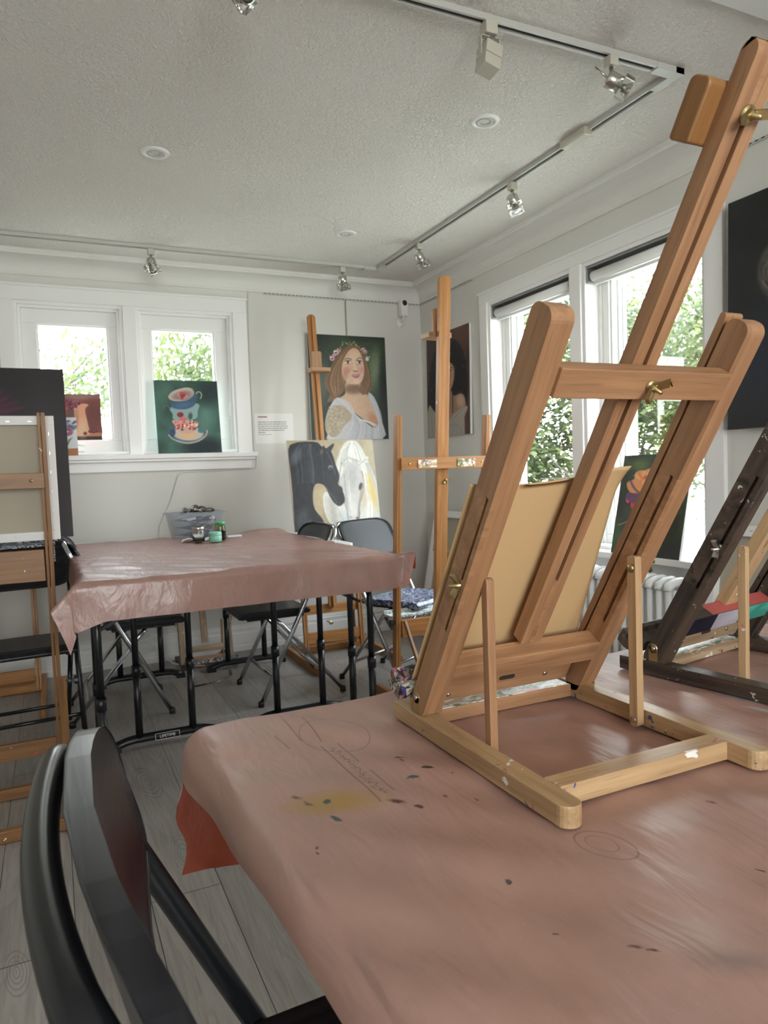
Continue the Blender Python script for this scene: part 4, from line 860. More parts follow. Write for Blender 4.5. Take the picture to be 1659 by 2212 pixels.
A.poly([(560, 800), (470, 860), (440, 1000), (450, 1180), (490, 1300), (570, 1345), (640, 1290), (690, 1130), (690, 930), (640, 830)], (158, 126, 102), 14).ell(470, 1080, 60, 220, (112, 84, 68), .8, 0, .8).ell(560, 880, 60, 50, (172, 142, 118), 1, 0, .8)
for ex in (505, 628): A.ell(ex, 975, 32, 19, (205, 195, 185), .3).ell(ex, 975, 14, 17, (30, 22, 18), .4).line([(ex-36, 960), (ex, 950), (ex+34, 962)], 8, (30, 22, 20), .9).line([(ex-40, 925), (ex+5, 900), (ex+42, 915)], 11, (34, 26, 24), .8)
A.line([(562, 970), (570, 1100)], 16, (184, 156, 132), .6, 10).ell(575, 1125, 28, 12, (96, 66, 54), .6).ell(580, 1210, 44, 17, (128, 74, 66), .3).ell(585, 1240, 40, 14, (158, 98, 86), .5)
A.poly([(480, 1330), (640, 1300), (690, 1400), (840, 1380), (900, 1480), (900, 1640), (700, 1730), (600, 1860), (520, 1760), (400, 1640), (440, 1500)], (142, 112, 92), 16).ell(820, 1500, 70, 120, (182, 154, 130), .9, -10, .8).ell(560, 1600, 60, 200, (112, 86, 72), .9)
A.line([(676, 1390), (690, 1700)], 14, (16, 14, 18), 1)
A.poly([(250, 1560), (330, 1620), (480, 1800), (590, 1880), (700, 1720), (900, 1600), (950, 1640), (900, 1800), (910, 2120), (250, 2140)], (148, 142, 134), 12)
for k in range(16): A.line([(930-k*22+A.r.uniform(-8, 8), 1610+k*16), (780-k*22, 1770+k*12), (640-k*8+k*16, 1900), (600+k*22-60, 2120)], 12, [(190, 184, 176), (100, 94, 90)][k % 2], .5, 12)
for k in range(6): A.line([(260+k*20, 1600+k*30), (330+k*24, 2100)], 12, [(178, 174, 168), (110, 106, 102)][k % 2], .5, 10)
A.poly([(900, 1800), (960, 1640), (1010, 2080), (915, 2090)], (72, 48, 42), 10)
o = A.build('portrait_painting', 1.2, label='dark portrait of a woman with long curly black hair, hung on the side wall', cat='painting')
o.location = (-.026, -.385, 1.345); o.rotation_euler = (R(-1.2), 0, R(-90))

# two horses (sketch 1659x1445 view; canvas runs on behind the table)
A = Art([(140, 92), (1130, 80), (1262, 1250), (282, 1290)], .56, .68, (158, 146, 120), 190, 7)
A.cloud(6, 5, 5, (1, .95, .8)).ell(1100, 250, 80, 260, (172, 160, 134), 1, 0, .6).ell(520, 720, 70, 200, (176, 158, 122), 1, 0, .6)
A.poly([(900, 90), (800, 120), (740, 250), (700, 400), (770, 560), (740, 640), (640, 640), (565, 660), (570, 800), (630, 950), (740, 1060), (760, 1290), (1262, 1290), (1225, 930), (1190, 600), (1120, 400), (1040, 240), (970, 130)], (198, 198, 190), 12)
A.poly([(760, 300), (800, 420), (740, 520), (745, 640), (810, 760), (845, 880), (860, 950), (920, 985), (975, 930), (985, 780), (1020, 640), (1030, 540), (1000, 430), (960, 330), (860, 290)], (182, 180, 176), 10)
A.ell(920, 940, 60, 45, (196, 172, 166), .6).ell(880, 915, 15, 12, (70, 60, 60), .4).ell(955, 925, 14, 14, (70, 60, 60), .4).ell(915, 985, 40, 9, (60, 58, 62), .8)
A.ell(995, 590, 22, 40, (48, 48, 52), .5, 15).ell(770, 620, 14, 34, (40, 42, 48), .5, -10).line([(1010, 560), (1000, 650), (970, 800), (960, 900)], 12, (110, 108, 108), .6, 10).line([(850, 420), (870, 700), (900, 880)], 20, (214, 212, 206), .6, 16).line([(800, 460), (820, 640), (850, 850)], 16, (128, 126, 126), .5, 14)
A.poly([(640, 430), (700, 400), (775, 355), (770, 460), (700, 470)], (212, 208, 200), 8).poly([(970, 350), (1010, 290), (1085, 270), (1050, 330), (985, 370)], (206, 202, 196), 8).line([(975, 360), (1060, 290)], 8, (110, 106, 104), .6, 8)
for k in range(60): j = A.r.uniform(0, 1); sd_ = -1 if j < .5 else 1; x = 860+(j-.5)*300; A.line([(880+(j-.5)*60, 105+A.r.uniform(0, 40)), (860+(j-.5)*200, 190), (x, 300+A.r.uniform(-20, 40))], A.r.uniform(5, 12), [(236, 236, 230), (160, 160, 156), (208, 207, 200)][k % 3], .5, 10)
for k in range(9): A.line([(800+k*18, 290-abs(4-k)*-6), (850+k*8, 270+k*3), (900+k*10, 320)], 7, [(110, 108, 106), (225, 224, 218)][k % 2], .6, 8)
A.line([(770, 330), (748, 450), (742, 560), (790, 700), (835, 840), (848, 930)], 10, (112, 112, 112), .8, 12).line([(1005, 430), (1035, 540), (1020, 660), (985, 780), (978, 930)], 12, (104, 102, 104), .8, 14).ell(905, 840, 50, 120, (206, 202, 198), 1, 0, .7)
A.line([(845, 880), (862, 950), (915, 988), (972, 940), (985, 860)], 9, (84, 82, 86), .8, 8).ell(890, 480, 60, 120, (150, 148, 148), 1, 0, .5)
for k in range(40): j = A.r.uniform(0, 40); A.line([(1010+j*2, 340), (1040+j*4, 560), (1080+j*4, 800), (1060+j*5, 1080)], A.r.uniform(4, 14), [(228, 228, 220), (120, 120, 124), (206, 202, 190)][k % 3], .35, 10)
A.ell(1130, 640, 40, 190, (196, 170, 92), .9, -14, .8).ell(820, 1010, 100, 140, (168, 180, 184), 1, 0, .7).ell(680, 860, 34, 160, (140, 130, 122), .9, -12, .6).ell(1030, 720, 40, 120, (176, 150, 120), 1, 0, .5)
for k in range(16): A.line([(580+k*9, 680+k*6), (600+k*10, 860), (690+k*10, 1030)], 9, [(222, 220, 212), (132, 124, 114)][k % 2], .5, 10)
A.poly([(160, 185), (230, 120), (330, 105), (480, 110), (540, 160), (640, 200), (700, 350), (745, 470), (730, 560), (770, 600), (805, 700), (800, 760), (750, 795), (690, 760), (640, 690), (570, 570), (470, 560), (445, 680), (470, 820), (560, 930), (610, 1080), (600, 1290), (270, 1300), (240, 900), (200, 500)], (26, 28, 34), 10)
A.poly([(560, 210), (600, 170), (682, 122), (650, 200), (620, 230)], (34, 36, 42), 6).poly([(430, 270), (500, 200), (568, 145), (560, 230), (500, 260)], (32, 33, 38), 6).ell(535, 215, 18, 36, (92, 76, 62), .8, 20, .8)
for k in range(46): j = A.r.uniform(0, 60); x = 200+j*5.2; A.line([(300+j*3, 115+A.r.uniform(0, 30)), (x+20, 220), (x+50, 400+A.r.uniform(-60, 60)), (x+60, 540)], A.r.uniform(4, 13), [(62, 68, 78), (12, 13, 18), (36, 40, 48), (92, 98, 108)][k % 4], .35, 14)
A.ell(640, 380, 26, 22, (110, 116, 126), .8).ell(640, 388, 14, 10, (8, 8, 10), .5).line([(600, 220), (660, 330), (700, 460)], 10, (96, 102, 112), .5, 12).line([(600, 600), (680, 700), (720, 760)], 14, (120, 122, 126), .4, 16).ell(770, 700, 34, 60, (14, 15, 18), .6, -20)
A.ell(250, 260, 50, 90, (84, 92, 100), 1, 25, .7).ell(330, 940, 70, 130, (74, 78, 84), 1, 10, .7).ell(410, 1000, 26, 60, (130, 132, 134), 1, 10, .6).cloud(5, 30, 30, (1, 1, 1), 2)
o = A.build('horse_painting', .95, label='painting of a black horse and a white horse, on the easel against the back wall', edge=(.78, .70, .64), cat='painting')
o.location = (-.905, -.585, .655); o.rotation_euler = (R(-8.5), 0, R(1))

# stacked teacups (sketch 1659x1751)
A = Art([(135, 110), (1350, 132), (1500, 1588), (262, 1610)], .385, .455, (52, 82, 74), 150, 9)
A.cloud(16, 4, 4, (.7, 1, .9)).ell(1250, 350, 250, 260, (26, 38, 40), 1.2, 0, .8).ell(1150, 1480, 420, 190, (20, 28, 34), 1, 0, .9).ell(240, 1500, 160, 200, (34, 54, 48), 1.2, 0, .7).ell(1150, 900, 200, 240, (92, 134, 122), 1.3, 0, .5).ell(330, 400, 160, 220, (84, 116, 104), 1.2, 0, .5)
A.ell(820, 1190, 372, 200, (60, 92, 110), .06, 4).ell(820, 1190, 300, 150, (176, 166, 150), .2, 4).ell(520, 1180, 60, 90, (44, 70, 96), .3, 10).ell(1090, 1120, 80, 60, (70, 106, 106), .3, -20)
A.line([(450, 1220), (520, 1300), (640, 1350), (800, 1385), (960, 1370), (1090, 1310), (1180, 1220), (1190, 1130)], 22, (206, 168, 140), .9, 12).line([(470, 1250), (640, 1370), (850, 1405), (1050, 1350)], 12, (120, 150, 160), .8, 10)
A.ell(820, 1230, 150, 70, (196, 160, 122), .4).poly([(530, 920), (560, 1020), (640, 1130), (720, 1190), (900, 1190), (960, 1100), (1000, 950)], (186, 146, 134), 10)
for k in range(46): A.ell(A.r.uniform(570, 990), A.r.uniform(940, 1120), A.r.uniform(14, 34), A.r.uniform(12, 26), [(170, 62, 84), (232, 150, 120), (120, 34, 62), (60, 72, 58), (240, 214, 170), (196, 92, 96)][k % 6], .5, A.r.uniform(0, 180), .85)
A.poly([(480, 660), (520, 800), (540, 910), (800, 930), (980, 880), (1000, 740), (990, 580)], (124, 148, 148), 14).ell(665, 810, 62, 52, (118, 36, 46), .4).ell(720, 900, 80, 34, (196, 92, 92), .6).ell(860, 840, 40, 70, (58, 76, 74), .8)
A.poly([(500, 520), (960, 400), (950, 540), (930, 620), (800, 690), (640, 700), (500, 655)], (52, 78, 104), 12).ell(700, 620, 180, 60, (76, 100, 128), 1, -8, .6)
A.ell(670, 400, 245, 120, (168, 156, 150), .08, -14).ell(690, 420, 190, 85, (120, 92, 92), .5, -14, .7)
A.line([(425, 430), (470, 500), (600, 530), (780, 510), (900, 420), (912, 340)], 12, (190, 170, 130), .9, 8).line([(700, 280), (800, 265), (890, 300)], 12, (206, 190, 112), .9, 8)
for k in range(18): A.ell(A.r.uniform(600, 800), A.r.uniform(350, 480), 34, 26, [(128, 40, 66), (170, 70, 90), (92, 26, 48), (200, 124, 96)][k % 4], .5, A.r.uniform(0, 180), .85)
A.line([(955, 385), (1000, 345), (1050, 370), (1065, 430), (1045, 480)], 18, (168, 172, 164), .9, 8).line([(345, 690), (355, 630), (400, 612), (440, 660), (470, 700)], 14, (96, 104, 96), .9, 8).line([(1010, 920), (1080, 880), (1140, 910), (1155, 970), (1130, 1030)], 14, (96, 98, 84), .9, 8)
o = A.build('teacup_painting', 1.25, label='painting of stacked teacups on dark green, standing on the window sill', edge=(.15, .22, .2), cat='painting', th=.004)
o.location = (-1.668, -.058, 1.2812); o.rotation_euler = (R(-7), 0, 0)

# pitcher with grapes and pansies (sketch 1521x2212)
A = Art([(20, 240), (1245, 250), (1330, 1645), (130, 1650)], .225, .272, (122, 66, 60), 110, 11)
A.cloud(8, 4, 4, (1, .7, .6)).ell(650, 300, 700, 120, (150, 122, 118), 1, 0, .8).ell(130, 650, 160, 250, (184, 84, 74), 1, 0, .8).ell(1050, 900, 250, 500, (96, 50, 46), 1, 0, .6)
A.poly([(100, 1440), (1320, 1430), (1330, 1560), (120, 1560)], (170, 110, 82), 8).poly([(100, 1545), (1330, 1540), (1340, 1660), (100, 1660)], (36, 36, 38), 6)
A.poly([(480, 600), (640, 560), (780, 540), (910, 575), (830, 670), (810, 780), (850, 960), (910, 1250), (960, 1480), (520, 1500), (520, 1200), (500, 900)], (206, 148, 118), 10).ell(740, 1300, 130, 250, (200, 172, 142), 1.2, 0, .8).ell(560, 1000, 60, 300, (150, 112, 98), 1, 0, .6)
A.line([(130, 860), (150, 760), (210, 700), (300, 680)], 20, (206, 128, 112), .9, 8).ell(390, 800, 90, 160, (96, 72, 72), .5)
for k in range(26): A.ell(A.r.uniform(250, 620), A.r.uniform(420, 680), 44, 46, [(110, 52, 68), (84, 42, 54), (140, 76, 94)][k % 3], .3).ell(A.r.uniform(260, 620), A.r.uniform(420, 660), 12, 14, (190, 130, 150), .6)
for (x, y) in ((815, 1450), (960, 1390), (1060, 1400), (1130, 1380), (1000, 1330)): A.ell(x, y, 54, 52, (92, 44, 50), .3).ell(x-14, y-18, 12, 12, (170, 110, 112), .6)
o = A.build('pitcher_painting', 1.15, label='painting of a pale pitcher with dark grapes on red, leaning in the left window', edge=(.2, .1, .08), cat='painting', th=.004)
o.location = (-2.280, .005, 1.374); o.rotation_euler = (R(-5), 0, 0)
A = Art([(75, 885), (480, 870), (565, 2030), (190, 2030)], .088, .222, (214, 218, 222), 60, 12)
for k in range(30): A.ell(A.r.uniform(80, 480), A.r.uniform(1000, 1250), 50, 36, [(120, 110, 178), (70, 62, 120), (190, 186, 214), (96, 112, 80)][k % 4], .6, A.r.uniform(0, 180), .8)
for k in range(18): a = k/18*6.28; A.ell(290+80*math.cos(a), 1340+70*math.sin(a), 60, 26, [(130, 60, 86), (180, 110, 140)][k % 2], .5, math.degrees(a), .8)
A.ell(290, 1330, 22, 22, (236, 226, 180), .5).ell(180, 1580, 80, 60, (170, 176, 226), .7)
for k in range(9): A.line([(420-k*14, 1500+k*10), (330, 1620+k*8), (250+k*8, 1720)], 14, [(110, 128, 62), (70, 88, 48)][k % 2], .7, 10)
A.poly([(150, 1840), (560, 1820), (570, 2040), (180, 2040)], (170, 112, 76), 14)
o = A.build('pansy_painting', 1.0, label='small narrow painting of purple pansies standing on the sill of the left window', cat='painting', th=.004, edge=(.7, .68, .6)); o.location = (-2.352, -.055, 1.2812); o.rotation_euler = (R(-4), 0, 0)

# rose (sketch 1422x2212)
A = Art([(355, 285), (1290, 225), (1165, 1975), (110, 1855)], .405, .465, (38, 52, 34), 150, 13)
A.cloud(16, 5, 6, (.8, 1, .5)).ell(560, 420, 120, 90, (104, 124, 62), 1.2, 0, .7).ell(950, 380, 120, 180, (112, 112, 58), 1.3, 0, .6).ell(300, 1650, 130, 220, (70, 110, 66), 1.2, 0, .7).ell(1050, 1800, 200, 200, (30, 28, 26), 1.2, 0, .8).ell(900, 520, 160, 60, (60, 110, 80), 1.2, 30, .6)
A.poly([(520, 1150), (420, 1250), (400, 1400), (470, 1560), (560, 1450), (640, 1250), (660, 1150)], (14, 22, 20), 14)
A.line([(240, 1370), (330, 1330), (430, 1260), (490, 1170)], 16, (150, 150, 96), .9, 8).line([(640, 1200), (660, 1130), (700, 1070)], 12, (140, 160, 96), .9, 8)
A.poly([(520, 980), (700, 960), (690, 1120), (620, 1200), (560, 1190), (520, 1080)], (70, 40, 56), 12).poly([(440, 980), (520, 1000), (520, 1150), (470, 1130), (430, 1060)], (206, 60, 62), 8)
A.poly([(360, 920), (400, 830), (520, 830), (650, 850), (620, 930), (520, 1000), (410, 990)], (104, 66, 104), 12).poly([(365, 930), (410, 980), (390, 1010), (360, 970)], (222, 70, 120), 6).poly([(610, 960), (700, 930), (790, 900), (760, 1000), (690, 1055), (620, 1040)], (206, 76, 140), 8)
A.poly([(380, 690), (480, 630), (500, 540), (560, 500), (640, 490), (780, 435), (860, 500), (930, 590), (960, 700), (880, 800), (800, 880), (700, 930), (560, 850), (420, 830)], (226, 150, 92), 10)
for k in range(34): a = A.r.uniform(-2.9, .1); A.line([(640+40*math.cos(a), 680+60*math.sin(a)), (650+150*math.cos(a+.2), 700+130*math.sin(a+.2)), (660+250*math.cos(a+.3), 720+210*math.sin(a+.3))], 14, [(244, 208, 120), (240, 168, 84), (248, 224, 170), (222, 112, 60)][k % 4], .55, 12)
A.ell(640, 690, 80, 110, (232, 140, 80), .5).ell(650, 620, 40, 50, (214, 92, 52), .7).ell(640, 700, 40, 70, (240, 190, 130), .8).ell(560, 800, 50, 30, (240, 150, 50), .8)
A.line([(440, 670), (480, 760), (560, 840), (680, 850), (770, 850)], 34, (92, 72, 104), .85, 14).line([(700, 800), (760, 730), (830, 665)], 24, (84, 66, 92), .85, 10).poly([(620, 900), (800, 860), (880, 800), (820, 900), (680, 950)], (232, 104, 60), 10)
o = A.build('rose_painting', 1.1, label='painting of an orange and pink rose standing on the tall window sill', cat='painting', th=.012, edge=(.8, .8, .8)); o.location = (-.020, -2.165, .7025); o.rotation_euler = (R(-12), 0, R(-90)); o.location.x = -.078

# big black painting with a grey braid
A = Art([(0, 0), (1000, 0), (1000, 1400), (0, 1400)], .62, .865, (30, 31, 33), 130, 15)
A.cloud(7, 4, 4, (.9, 1, 1.1)).ell(60, 900, 200, 500, (24, 26, 30), 1).ell(520, 520, 250, 300, (120, 112, 96), .3).ell(520, 620, 200, 260, (150, 120, 98), .4)
A.ell(380, 480, 175, 185, (84, 82, 76), .15)
for k in range(60): a = k/60*6.28; rr = 60+105*(k % 7)/7; A.line([(380+rr*math.cos(a+t*.35), 480+rr*math.sin(a+t*.35)) for t in range(4)], 9, [(150, 148, 132), (58, 58, 56), (112, 110, 100), (34, 34, 34)][k % 4], .6, 7)
for k in range(8): A.line([(300+k*40, 330-k*8), (360+k*44, 390-k*10), (420+k*44, 350-k*8)], 20, [(168, 162, 140), (80, 78, 70)][k % 2], .8, 9)
A.ell(420, 850, 100, 90, (38, 52, 92), .8, 30).ell(500, 1000, 400, 300, (26, 34, 58), 1, 0, .8).cloud(4, 20, 20, (1, 1, 1), 2)
o = A.build('portrait_painting', .85, label='large near-black painting with coiled grey braids, hung beside the tall window', cat='painting', edge=(.02, .02, .02), th=.03)
o.location = (-.055, -2.91, 1.236); o.rotation_euler = (R(-1.0), 0, R(-90)); o.location.x = -.062

# large dark canvas on the left, plum flower at its top
A = Art([(0, 0), (1000, 0), (1000, 1150), (0, 1150)], .80, .905, (34, 30, 34), 110, 17)
A.cloud(3, 4, 4).ell(800, 1000, 500, 400, (44, 32, 36), 1, 0, .7)
for k in range(7): A.ell(560+k*14, 230+k*10, 16, 120, [(88, 34, 62), (56, 28, 44)][k % 2], .6, 40+k*6, .7)
A.ell(470, 330, 150, 110, (70, 28, 52), .9)
o = A.build('dark_painting', .9, label='large near-black canvas with a plum flower, on the far left easel by the window', cat='painting', edge=(.03, .02, .02), th=.02)
o.location = (-2.768, -.395, .838); o.rotation_euler = (R(-5.5), 0, 0)

# ---------------------------------------------------------------- studio floor easels
def studio_easel(label, loc, rot, W_=.49, RW=None, front=.16, rear=.50, lean=.09, post_h=1.385, mast=(.30, 2.03), tray=.40, trayh=.085, cross=1.155, holder=1.80, mat=None, group=None, lower=.135, mastw=.06, traym=None, knob=True, rearstrut=True, depth=.042):
    """canvas side +y, tilted back towards -y"""
    mat = mat or M['pine']; t = thing('studio_easel', label, 'easel', loc, rot, group); RW = RW or W_+.03
    L = lambda z: -lean*z
    for s_ in (-1, 1):
        x = s_*RW/2+s_*.013; MB().bar((x, front, .022), (x, -rear, .022), .026, .044, (0, 0, 1), .01, .01).build('base_rail', mat, t, .002)
        mb = MB(); xx = s_*W_/2
        mb.bar((xx-.009, L(.04), .04), (xx-.009, L(post_h), post_h), .010, depth, (0, 1, 0), 0, .004); mb.bar((xx+.005, L(.04), .04), (xx+.005, L(post_h), post_h), .014, depth-.003, (0, 1, 0), 0, .004)
        mb.build('post', mat, t, .0015)
        if rearstrut: MB().bar((xx-s_*.026, L(tray)-.03, tray), (xx-s_*.026, -rear+.18, .045), .022, .012, (1, 0, 0), .008, .008).build('rear_strut', M['beech'] if mat is M['pine'] else mat, t, .001)
        if knob:
            mb = MB().lathe([(0, 0), (.006, 0), (.006, .012), (.017, .014), (.017, .026), (.0, .027)], (xx+s_*.013, L(tray)-.0, tray-.01), (s_, 0, 0), 10, False); mb.build('knob', M['blackpl'], t)
    for y in (-.12, -rear+.04): MB().box(-RW/2, RW/2, y-.014, y+.014, .002, .040).build('base_stretcher', mat, t, .002)
    MB().box(-W_/2+.016, W_/2-.016, L(lower)-.011, L(lower)+.011, lower-.030, lower+.030).build('lower_crossbar', mat, t, .002)
    y = L(cross)-depth/2; cb_ = MB().box(-W_/2+.002, W_/2-.002, y-.012, y+.008, cross-.028, cross+.028).build('upper_crossbar', mat, t, .002)
    for s_ in (-1, 1): MB().lathe([(0, 0), (.006, 0), (.005, .002), (0, .003)], (s_*(W_/2-.045), y-.012, cross), (0, -1, 0), 10).build('bolt', M['brass'], cb_)
    z0, z1 = mast; mb = MB()
    mb.bar((0, L(z0)+.012, z0), (0, L(z1)+.012, z1), mastw, .022, (0, 1, 0), 0, .02); mb.bar((-mastw*.18, L(z0)+.030, z0), (-mastw*.18, L(z1)+.030, z1-.01), mastw*.5, .014, (0, 1, 0), 0, .01)
    mb.build('mast', mat, t, .0015)
    wingnut(t, (.015, L(cross-.09)-.001, cross-.09), (0, -1, .1), (.9, 0, .4), .012, .022)
    # tray box with board, shelf and lip
    MB().box(-W_/2+.018, W_/2-.018, L(tray)-.018, L(tray)+.004, tray-trayh, tray).build('tray_board', mat, t, .002)
    sh = MB().box(-W_/2-.02, W_/2+.02, L(tray)+.026, L(tray)+.115, tray+.006, tray+.018); sh.box(-W_/2-.02, W_/2+.02, L(tray)+.105, L(tray)+.115, tray+.018, tray+.032)
    sh.build('tray_shelf', traym or M['traywhite'], t, .002)
    for s_ in (-1, 1): MB().bar((s_*(W_/2+.012), L(tray)+.03, tray-.045), (s_*(W_/2+.012), L(tray)+.11, tray-.0), .012, .02).build('tray_bracket', M['traydark'], t, .002)
    # top holder on the canvas side
    if holder:
        hb_ = MB().bar((0, L(holder)+.052, holder-.04), (0, L(holder)+.052, holder+.09), mastw*1.3, .018, (0, 1, 0), .008, .012); hb_.box(-.062, .062, L(holder)+.045, L(holder)+.135, holder-.045, holder-.020)
        hb_.build('canvas_holder', M['beech'] if mat is M['pine'] else mat, t, .002)
    return t
studio_easel('tall wooden easel with paint-smeared crossbar standing in the corner', (-.735, -1.44, 0), 0)
for (x0, x1) in ((-.155, -.055), (.06, .16)):
    q = C.objects.get('studio_easel'); MB().box(x0, x1, -.1405, -.1400, 1.135, 1.172).build('paint_smear', M['whitesplash'], q)
studio_easel('left floor easel seen from behind, carrying a blank stretched canvas', (-2.727, -1.60, 0), 0, tray=.885, trayh=.115, mast=(.5, 2.0), mat=M['pine_dark'], traym=M['traydark'], holder=0, knob=False, cross=1.135, rearstrut=False, post_h=1.378)
q = C.objects.get('studio_easel.001')
MB().bar((.262, -.045, .395), (.262, -.30, .045), .012, .024, (1, 0, 0), .004, .004).build('rear_strut', M['pine_dark'], q, .001)
kn = MB().lathe([(0, 0), (.004, 0), (.004, .018), (.012, .02), (.012, .028), (.006, .03), (.006, .038), (.016, .04), (.016, .052), (0, .053)], (.262, -.04, .378), (1, 0, 0), 10, False); kn.build('knob', M['blackpl'], q)
s_ = stretcher('blank_canvas', 'white stretched canvas seen from the back, on the left floor easel', .54, .455, .020, .032); s_.location = (-2.712, -1.645, .915); s_.rotation_euler = (R(5.1), 0, 0)
studio_easel('wooden easel against the back wall holding the horse painting', (-.915, -.44, 0), R(180), .37, .48, front=.42, rear=.24, post_h=.62, mast=(.30, 2.13), tray=.62, trayh=.06, cross=.285, holder=1.80, lean=.10, lower=.12, knob=False, mastw=.05, depth=.03, rearstrut=True)
studio_easel('light wooden easel at the far left carrying the large dark canvas', (-2.80, -.40, 0), R(180), .44, .46, front=.42, rear=.32, post_h=1.2, mast=(.3, 1.95), tray=.80, trayh=.06, cross=.27, holder=0, lean=.095, lower=.12, rearstrut=False, knob=True, mat=M['pine'], mastw=.05)
# small dirty easel under the tables
ED = table_easel('small paint-crusted easel standing on the floor against the back wall', (-1.505, -.335, 0), R(180), M['oldpale'], M['oldpale'], theta=12, basem=M['oldwood'], low=M['beech'])[0]

# canvases leaning on the side wall
s_ = stretcher('blank_canvas', 'large stretched canvas leaning in the corner with its wooden back showing', .60, .86, .03, .045, (.30, .60)); s_.location = (-.24, -.56, .004); s_.rotation_euler = (R(11), 0, R(-90)); s_.rotation_euler = (R(-11), 0, R(-90))
s_ = stretcher('blank_canvas', 'stretched canvas leaning on the side wall behind the dark table easel', .50, .885, .03, .04, ()); s_.location = (-.32, -2.90, .004); s_.rotation_euler = (R(-6), 0, R(-90))

# ---------------------------------------------------------------- radiator
rd = thing('radiator', 'white cast iron radiator under the tall side windows', 'radiator', (-.185, -1.86, 0))
sec = MB()
for dx in (-.052, -.018, .018, .052): sec.tube([(dx, 0, .085), (dx, 0, .60)], .0125, 8, flat=1.0)
sec.tube([(-.058, 0, .60), (-.052, 0, .618), (-.02, 0, .632), (.02, 0, .632), (.052, 0, .618), (.058, 0, .60)], .019, 10); sec.tube([(-.058, 0, .09), (-.03, 0, .072), (.03, 0, .072), (.058, 0, .09)], .018, 10)
s0 = sec.build('section', M['radiator'], rd); s0.location = (0, -.60, 0)
for k in range(1, 25): c_ = s0.copy(); C.objects.link(c_); c_.parent = rd; c_.location = (0, -.60+.05*k, 0)
for y in (-.60, .60):
    for dx in (-.05, .05): MB().box(dx-.012, dx+.012, y-.012, y+.012, 0, .075).build('foot', M['radiator'], rd, .004)
rp_ = MB().tube([(0, -.615, .10), (0, -.68, .10), (0, -.70, .08), (0, -.70, .0)], .013, 10); rp_.build('pipe', M['radiator'], rd)

# ---------------------------------------------------------------- things on the back table
bx = thing('storage_bin', 'cloudy plastic bin crammed with black paint tubes on the back table', 'bin', (-1.745, -.515, TZ+.003), R(0))
w0, w1, d0, d1, hh = .125, .152, .075, .095, .145; mb = MB(); t_ = .003
def ring(w, d, z, n=6, r=.02):
    o_ = []
    for (cx, cy, a0) in ((w-r, d-r, 0), (-w+r, d-r, 90), (-w+r, -d+r, 180), (w-r, -d+r, 270)):
        for i in range(n+1): a = R(a0+90*i/n); o_.append((cx+r*math.cos(a), cy+r*math.sin(a), z))
    return o_
rs_ = [ring(w0-t_, d0-t_, .004), ring(w1-t_, d1-t_, hh), ring(w1, d1, hh), ring(w0, d0, 0)]; n = len(rs_[0]); vs = sum(rs_, []); fs = [tuple(range(n)), tuple(range(4*n-1, 3*n-1, -1))]
for k in range(3):
    for i in range(n): fs.append((k*n+i, k*n+(i+1) % n, (k+1)*n+(i+1) % n, (k+1)*n+i))
mb.raw(vs, fs, False); mb.build('tub', M['tub'], bx)
mb = MB(); rr = [ring(w1-.001, d1-.001, hh), ring(w1+.009, d1+.009, hh-.002), ring(w1+.009, d1+.009, hh-.012)]; vs = sum(rr, []); fs = []
for k in range(2):
    for i in range(n): fs.append((k*n+i, k*n+(i+1) % n, (k+1)*n+(i+1) % n, (k+1)*n+i))
mb.raw(vs, fs, False); mb.build('rim', M['tub'], bx)
q = random.Random(4); M['tube'] = paintmix('tube_labels', [(.012, .012, .014, 1), rgb(190, 190, 195), (.02, .02, .022, 1), (.015, .015, .02, 1), rgb(110, 90, 40)], 10, .3, .05)
M['tubeb'] = simple('blue_grey_tube', rgb(62, 72, 96), .35, bump=(60, .2, .001)); M['cap'] = simple('white_cap', (.75, .76, .8, 1), .3); M['tubew'] = simple('white_tube', rgb(205, 208, 215), .35)
for k in range(39):
    lay = min(k//11, 3); up = lay == 3; L = q.uniform(.09, .13); a = q.uniform(-.5, .5)+(0 if q.random() < .7 else 1.2); x, y = q.uniform(-.055, .055), q.uniform(-.03, .03); z = .022+.040*lay+(.012 if up else 0)
    lb = 'black paint tube lying among the others in the plastic bin' if not up else None
    t = thing('paint_tube', 'paint tube packed inside the cloudy plastic bin' if not up else 'black paint tube heaped above the rim of the plastic bin', 'paint tube', (-1.745+x, -.515+y, TZ+z), a, 'paint tubes in the plastic bin')
    r = .0155; mt = M['tube'] if (up or k % 3 == 0) else (M['tubeb'] if k % 3 == 1 or k % 2 else M['tubew'])
    mb = MB(); n_ = 12; vs = []; fs = []; m_ = 6; tilt = (q.uniform(-.1, .35) if up else q.uniform(-.1, .1))
    for i in range(m_+1):
        f = i/m_
        for j in range(n_): b = 6.283*j/n_; vs.append((-L/2+L*f, math.cos(b)*r*(1+.35*(1-f)), math.sin(b)*r*max(.08, min(1, f*1.3))+tilt*L*(f-.5)))
    for i in range(m_):
        for j in range(n_): fs.append((i*n_+j, i*n_+(j+1) % n_, (i+1)*n_+(j+1) % n_, (i+1)*n_+j))
    fs.append(tuple(m_*n_+j for j in range(n_))); mb.raw(vs, fs, True); mb.build('tube_body', mt, t)
    MB().lathe([(.008, 0), (.009, .003), (.0085, .016), (0, .017)], (L/2, 0, tilt*L*.5), (1, 0, tilt), 10).build('cap', M['cap'] if k % 4 == 0 else M['blackpl'], t)
def jar(label, x, y, z, prof, mat, lid=None, lidm=None, content=None, cm=None):
    t = thing('jar', label, 'jar', (x, y, z)); MB().lathe(prof, n=24).build('glass', mat, t)
    if content: MB().lathe(content, n=24).build('contents', cm, t)
    if lid: MB().lathe(lid, n=24).build('lid', lidm, t)
jz = TZ+.004
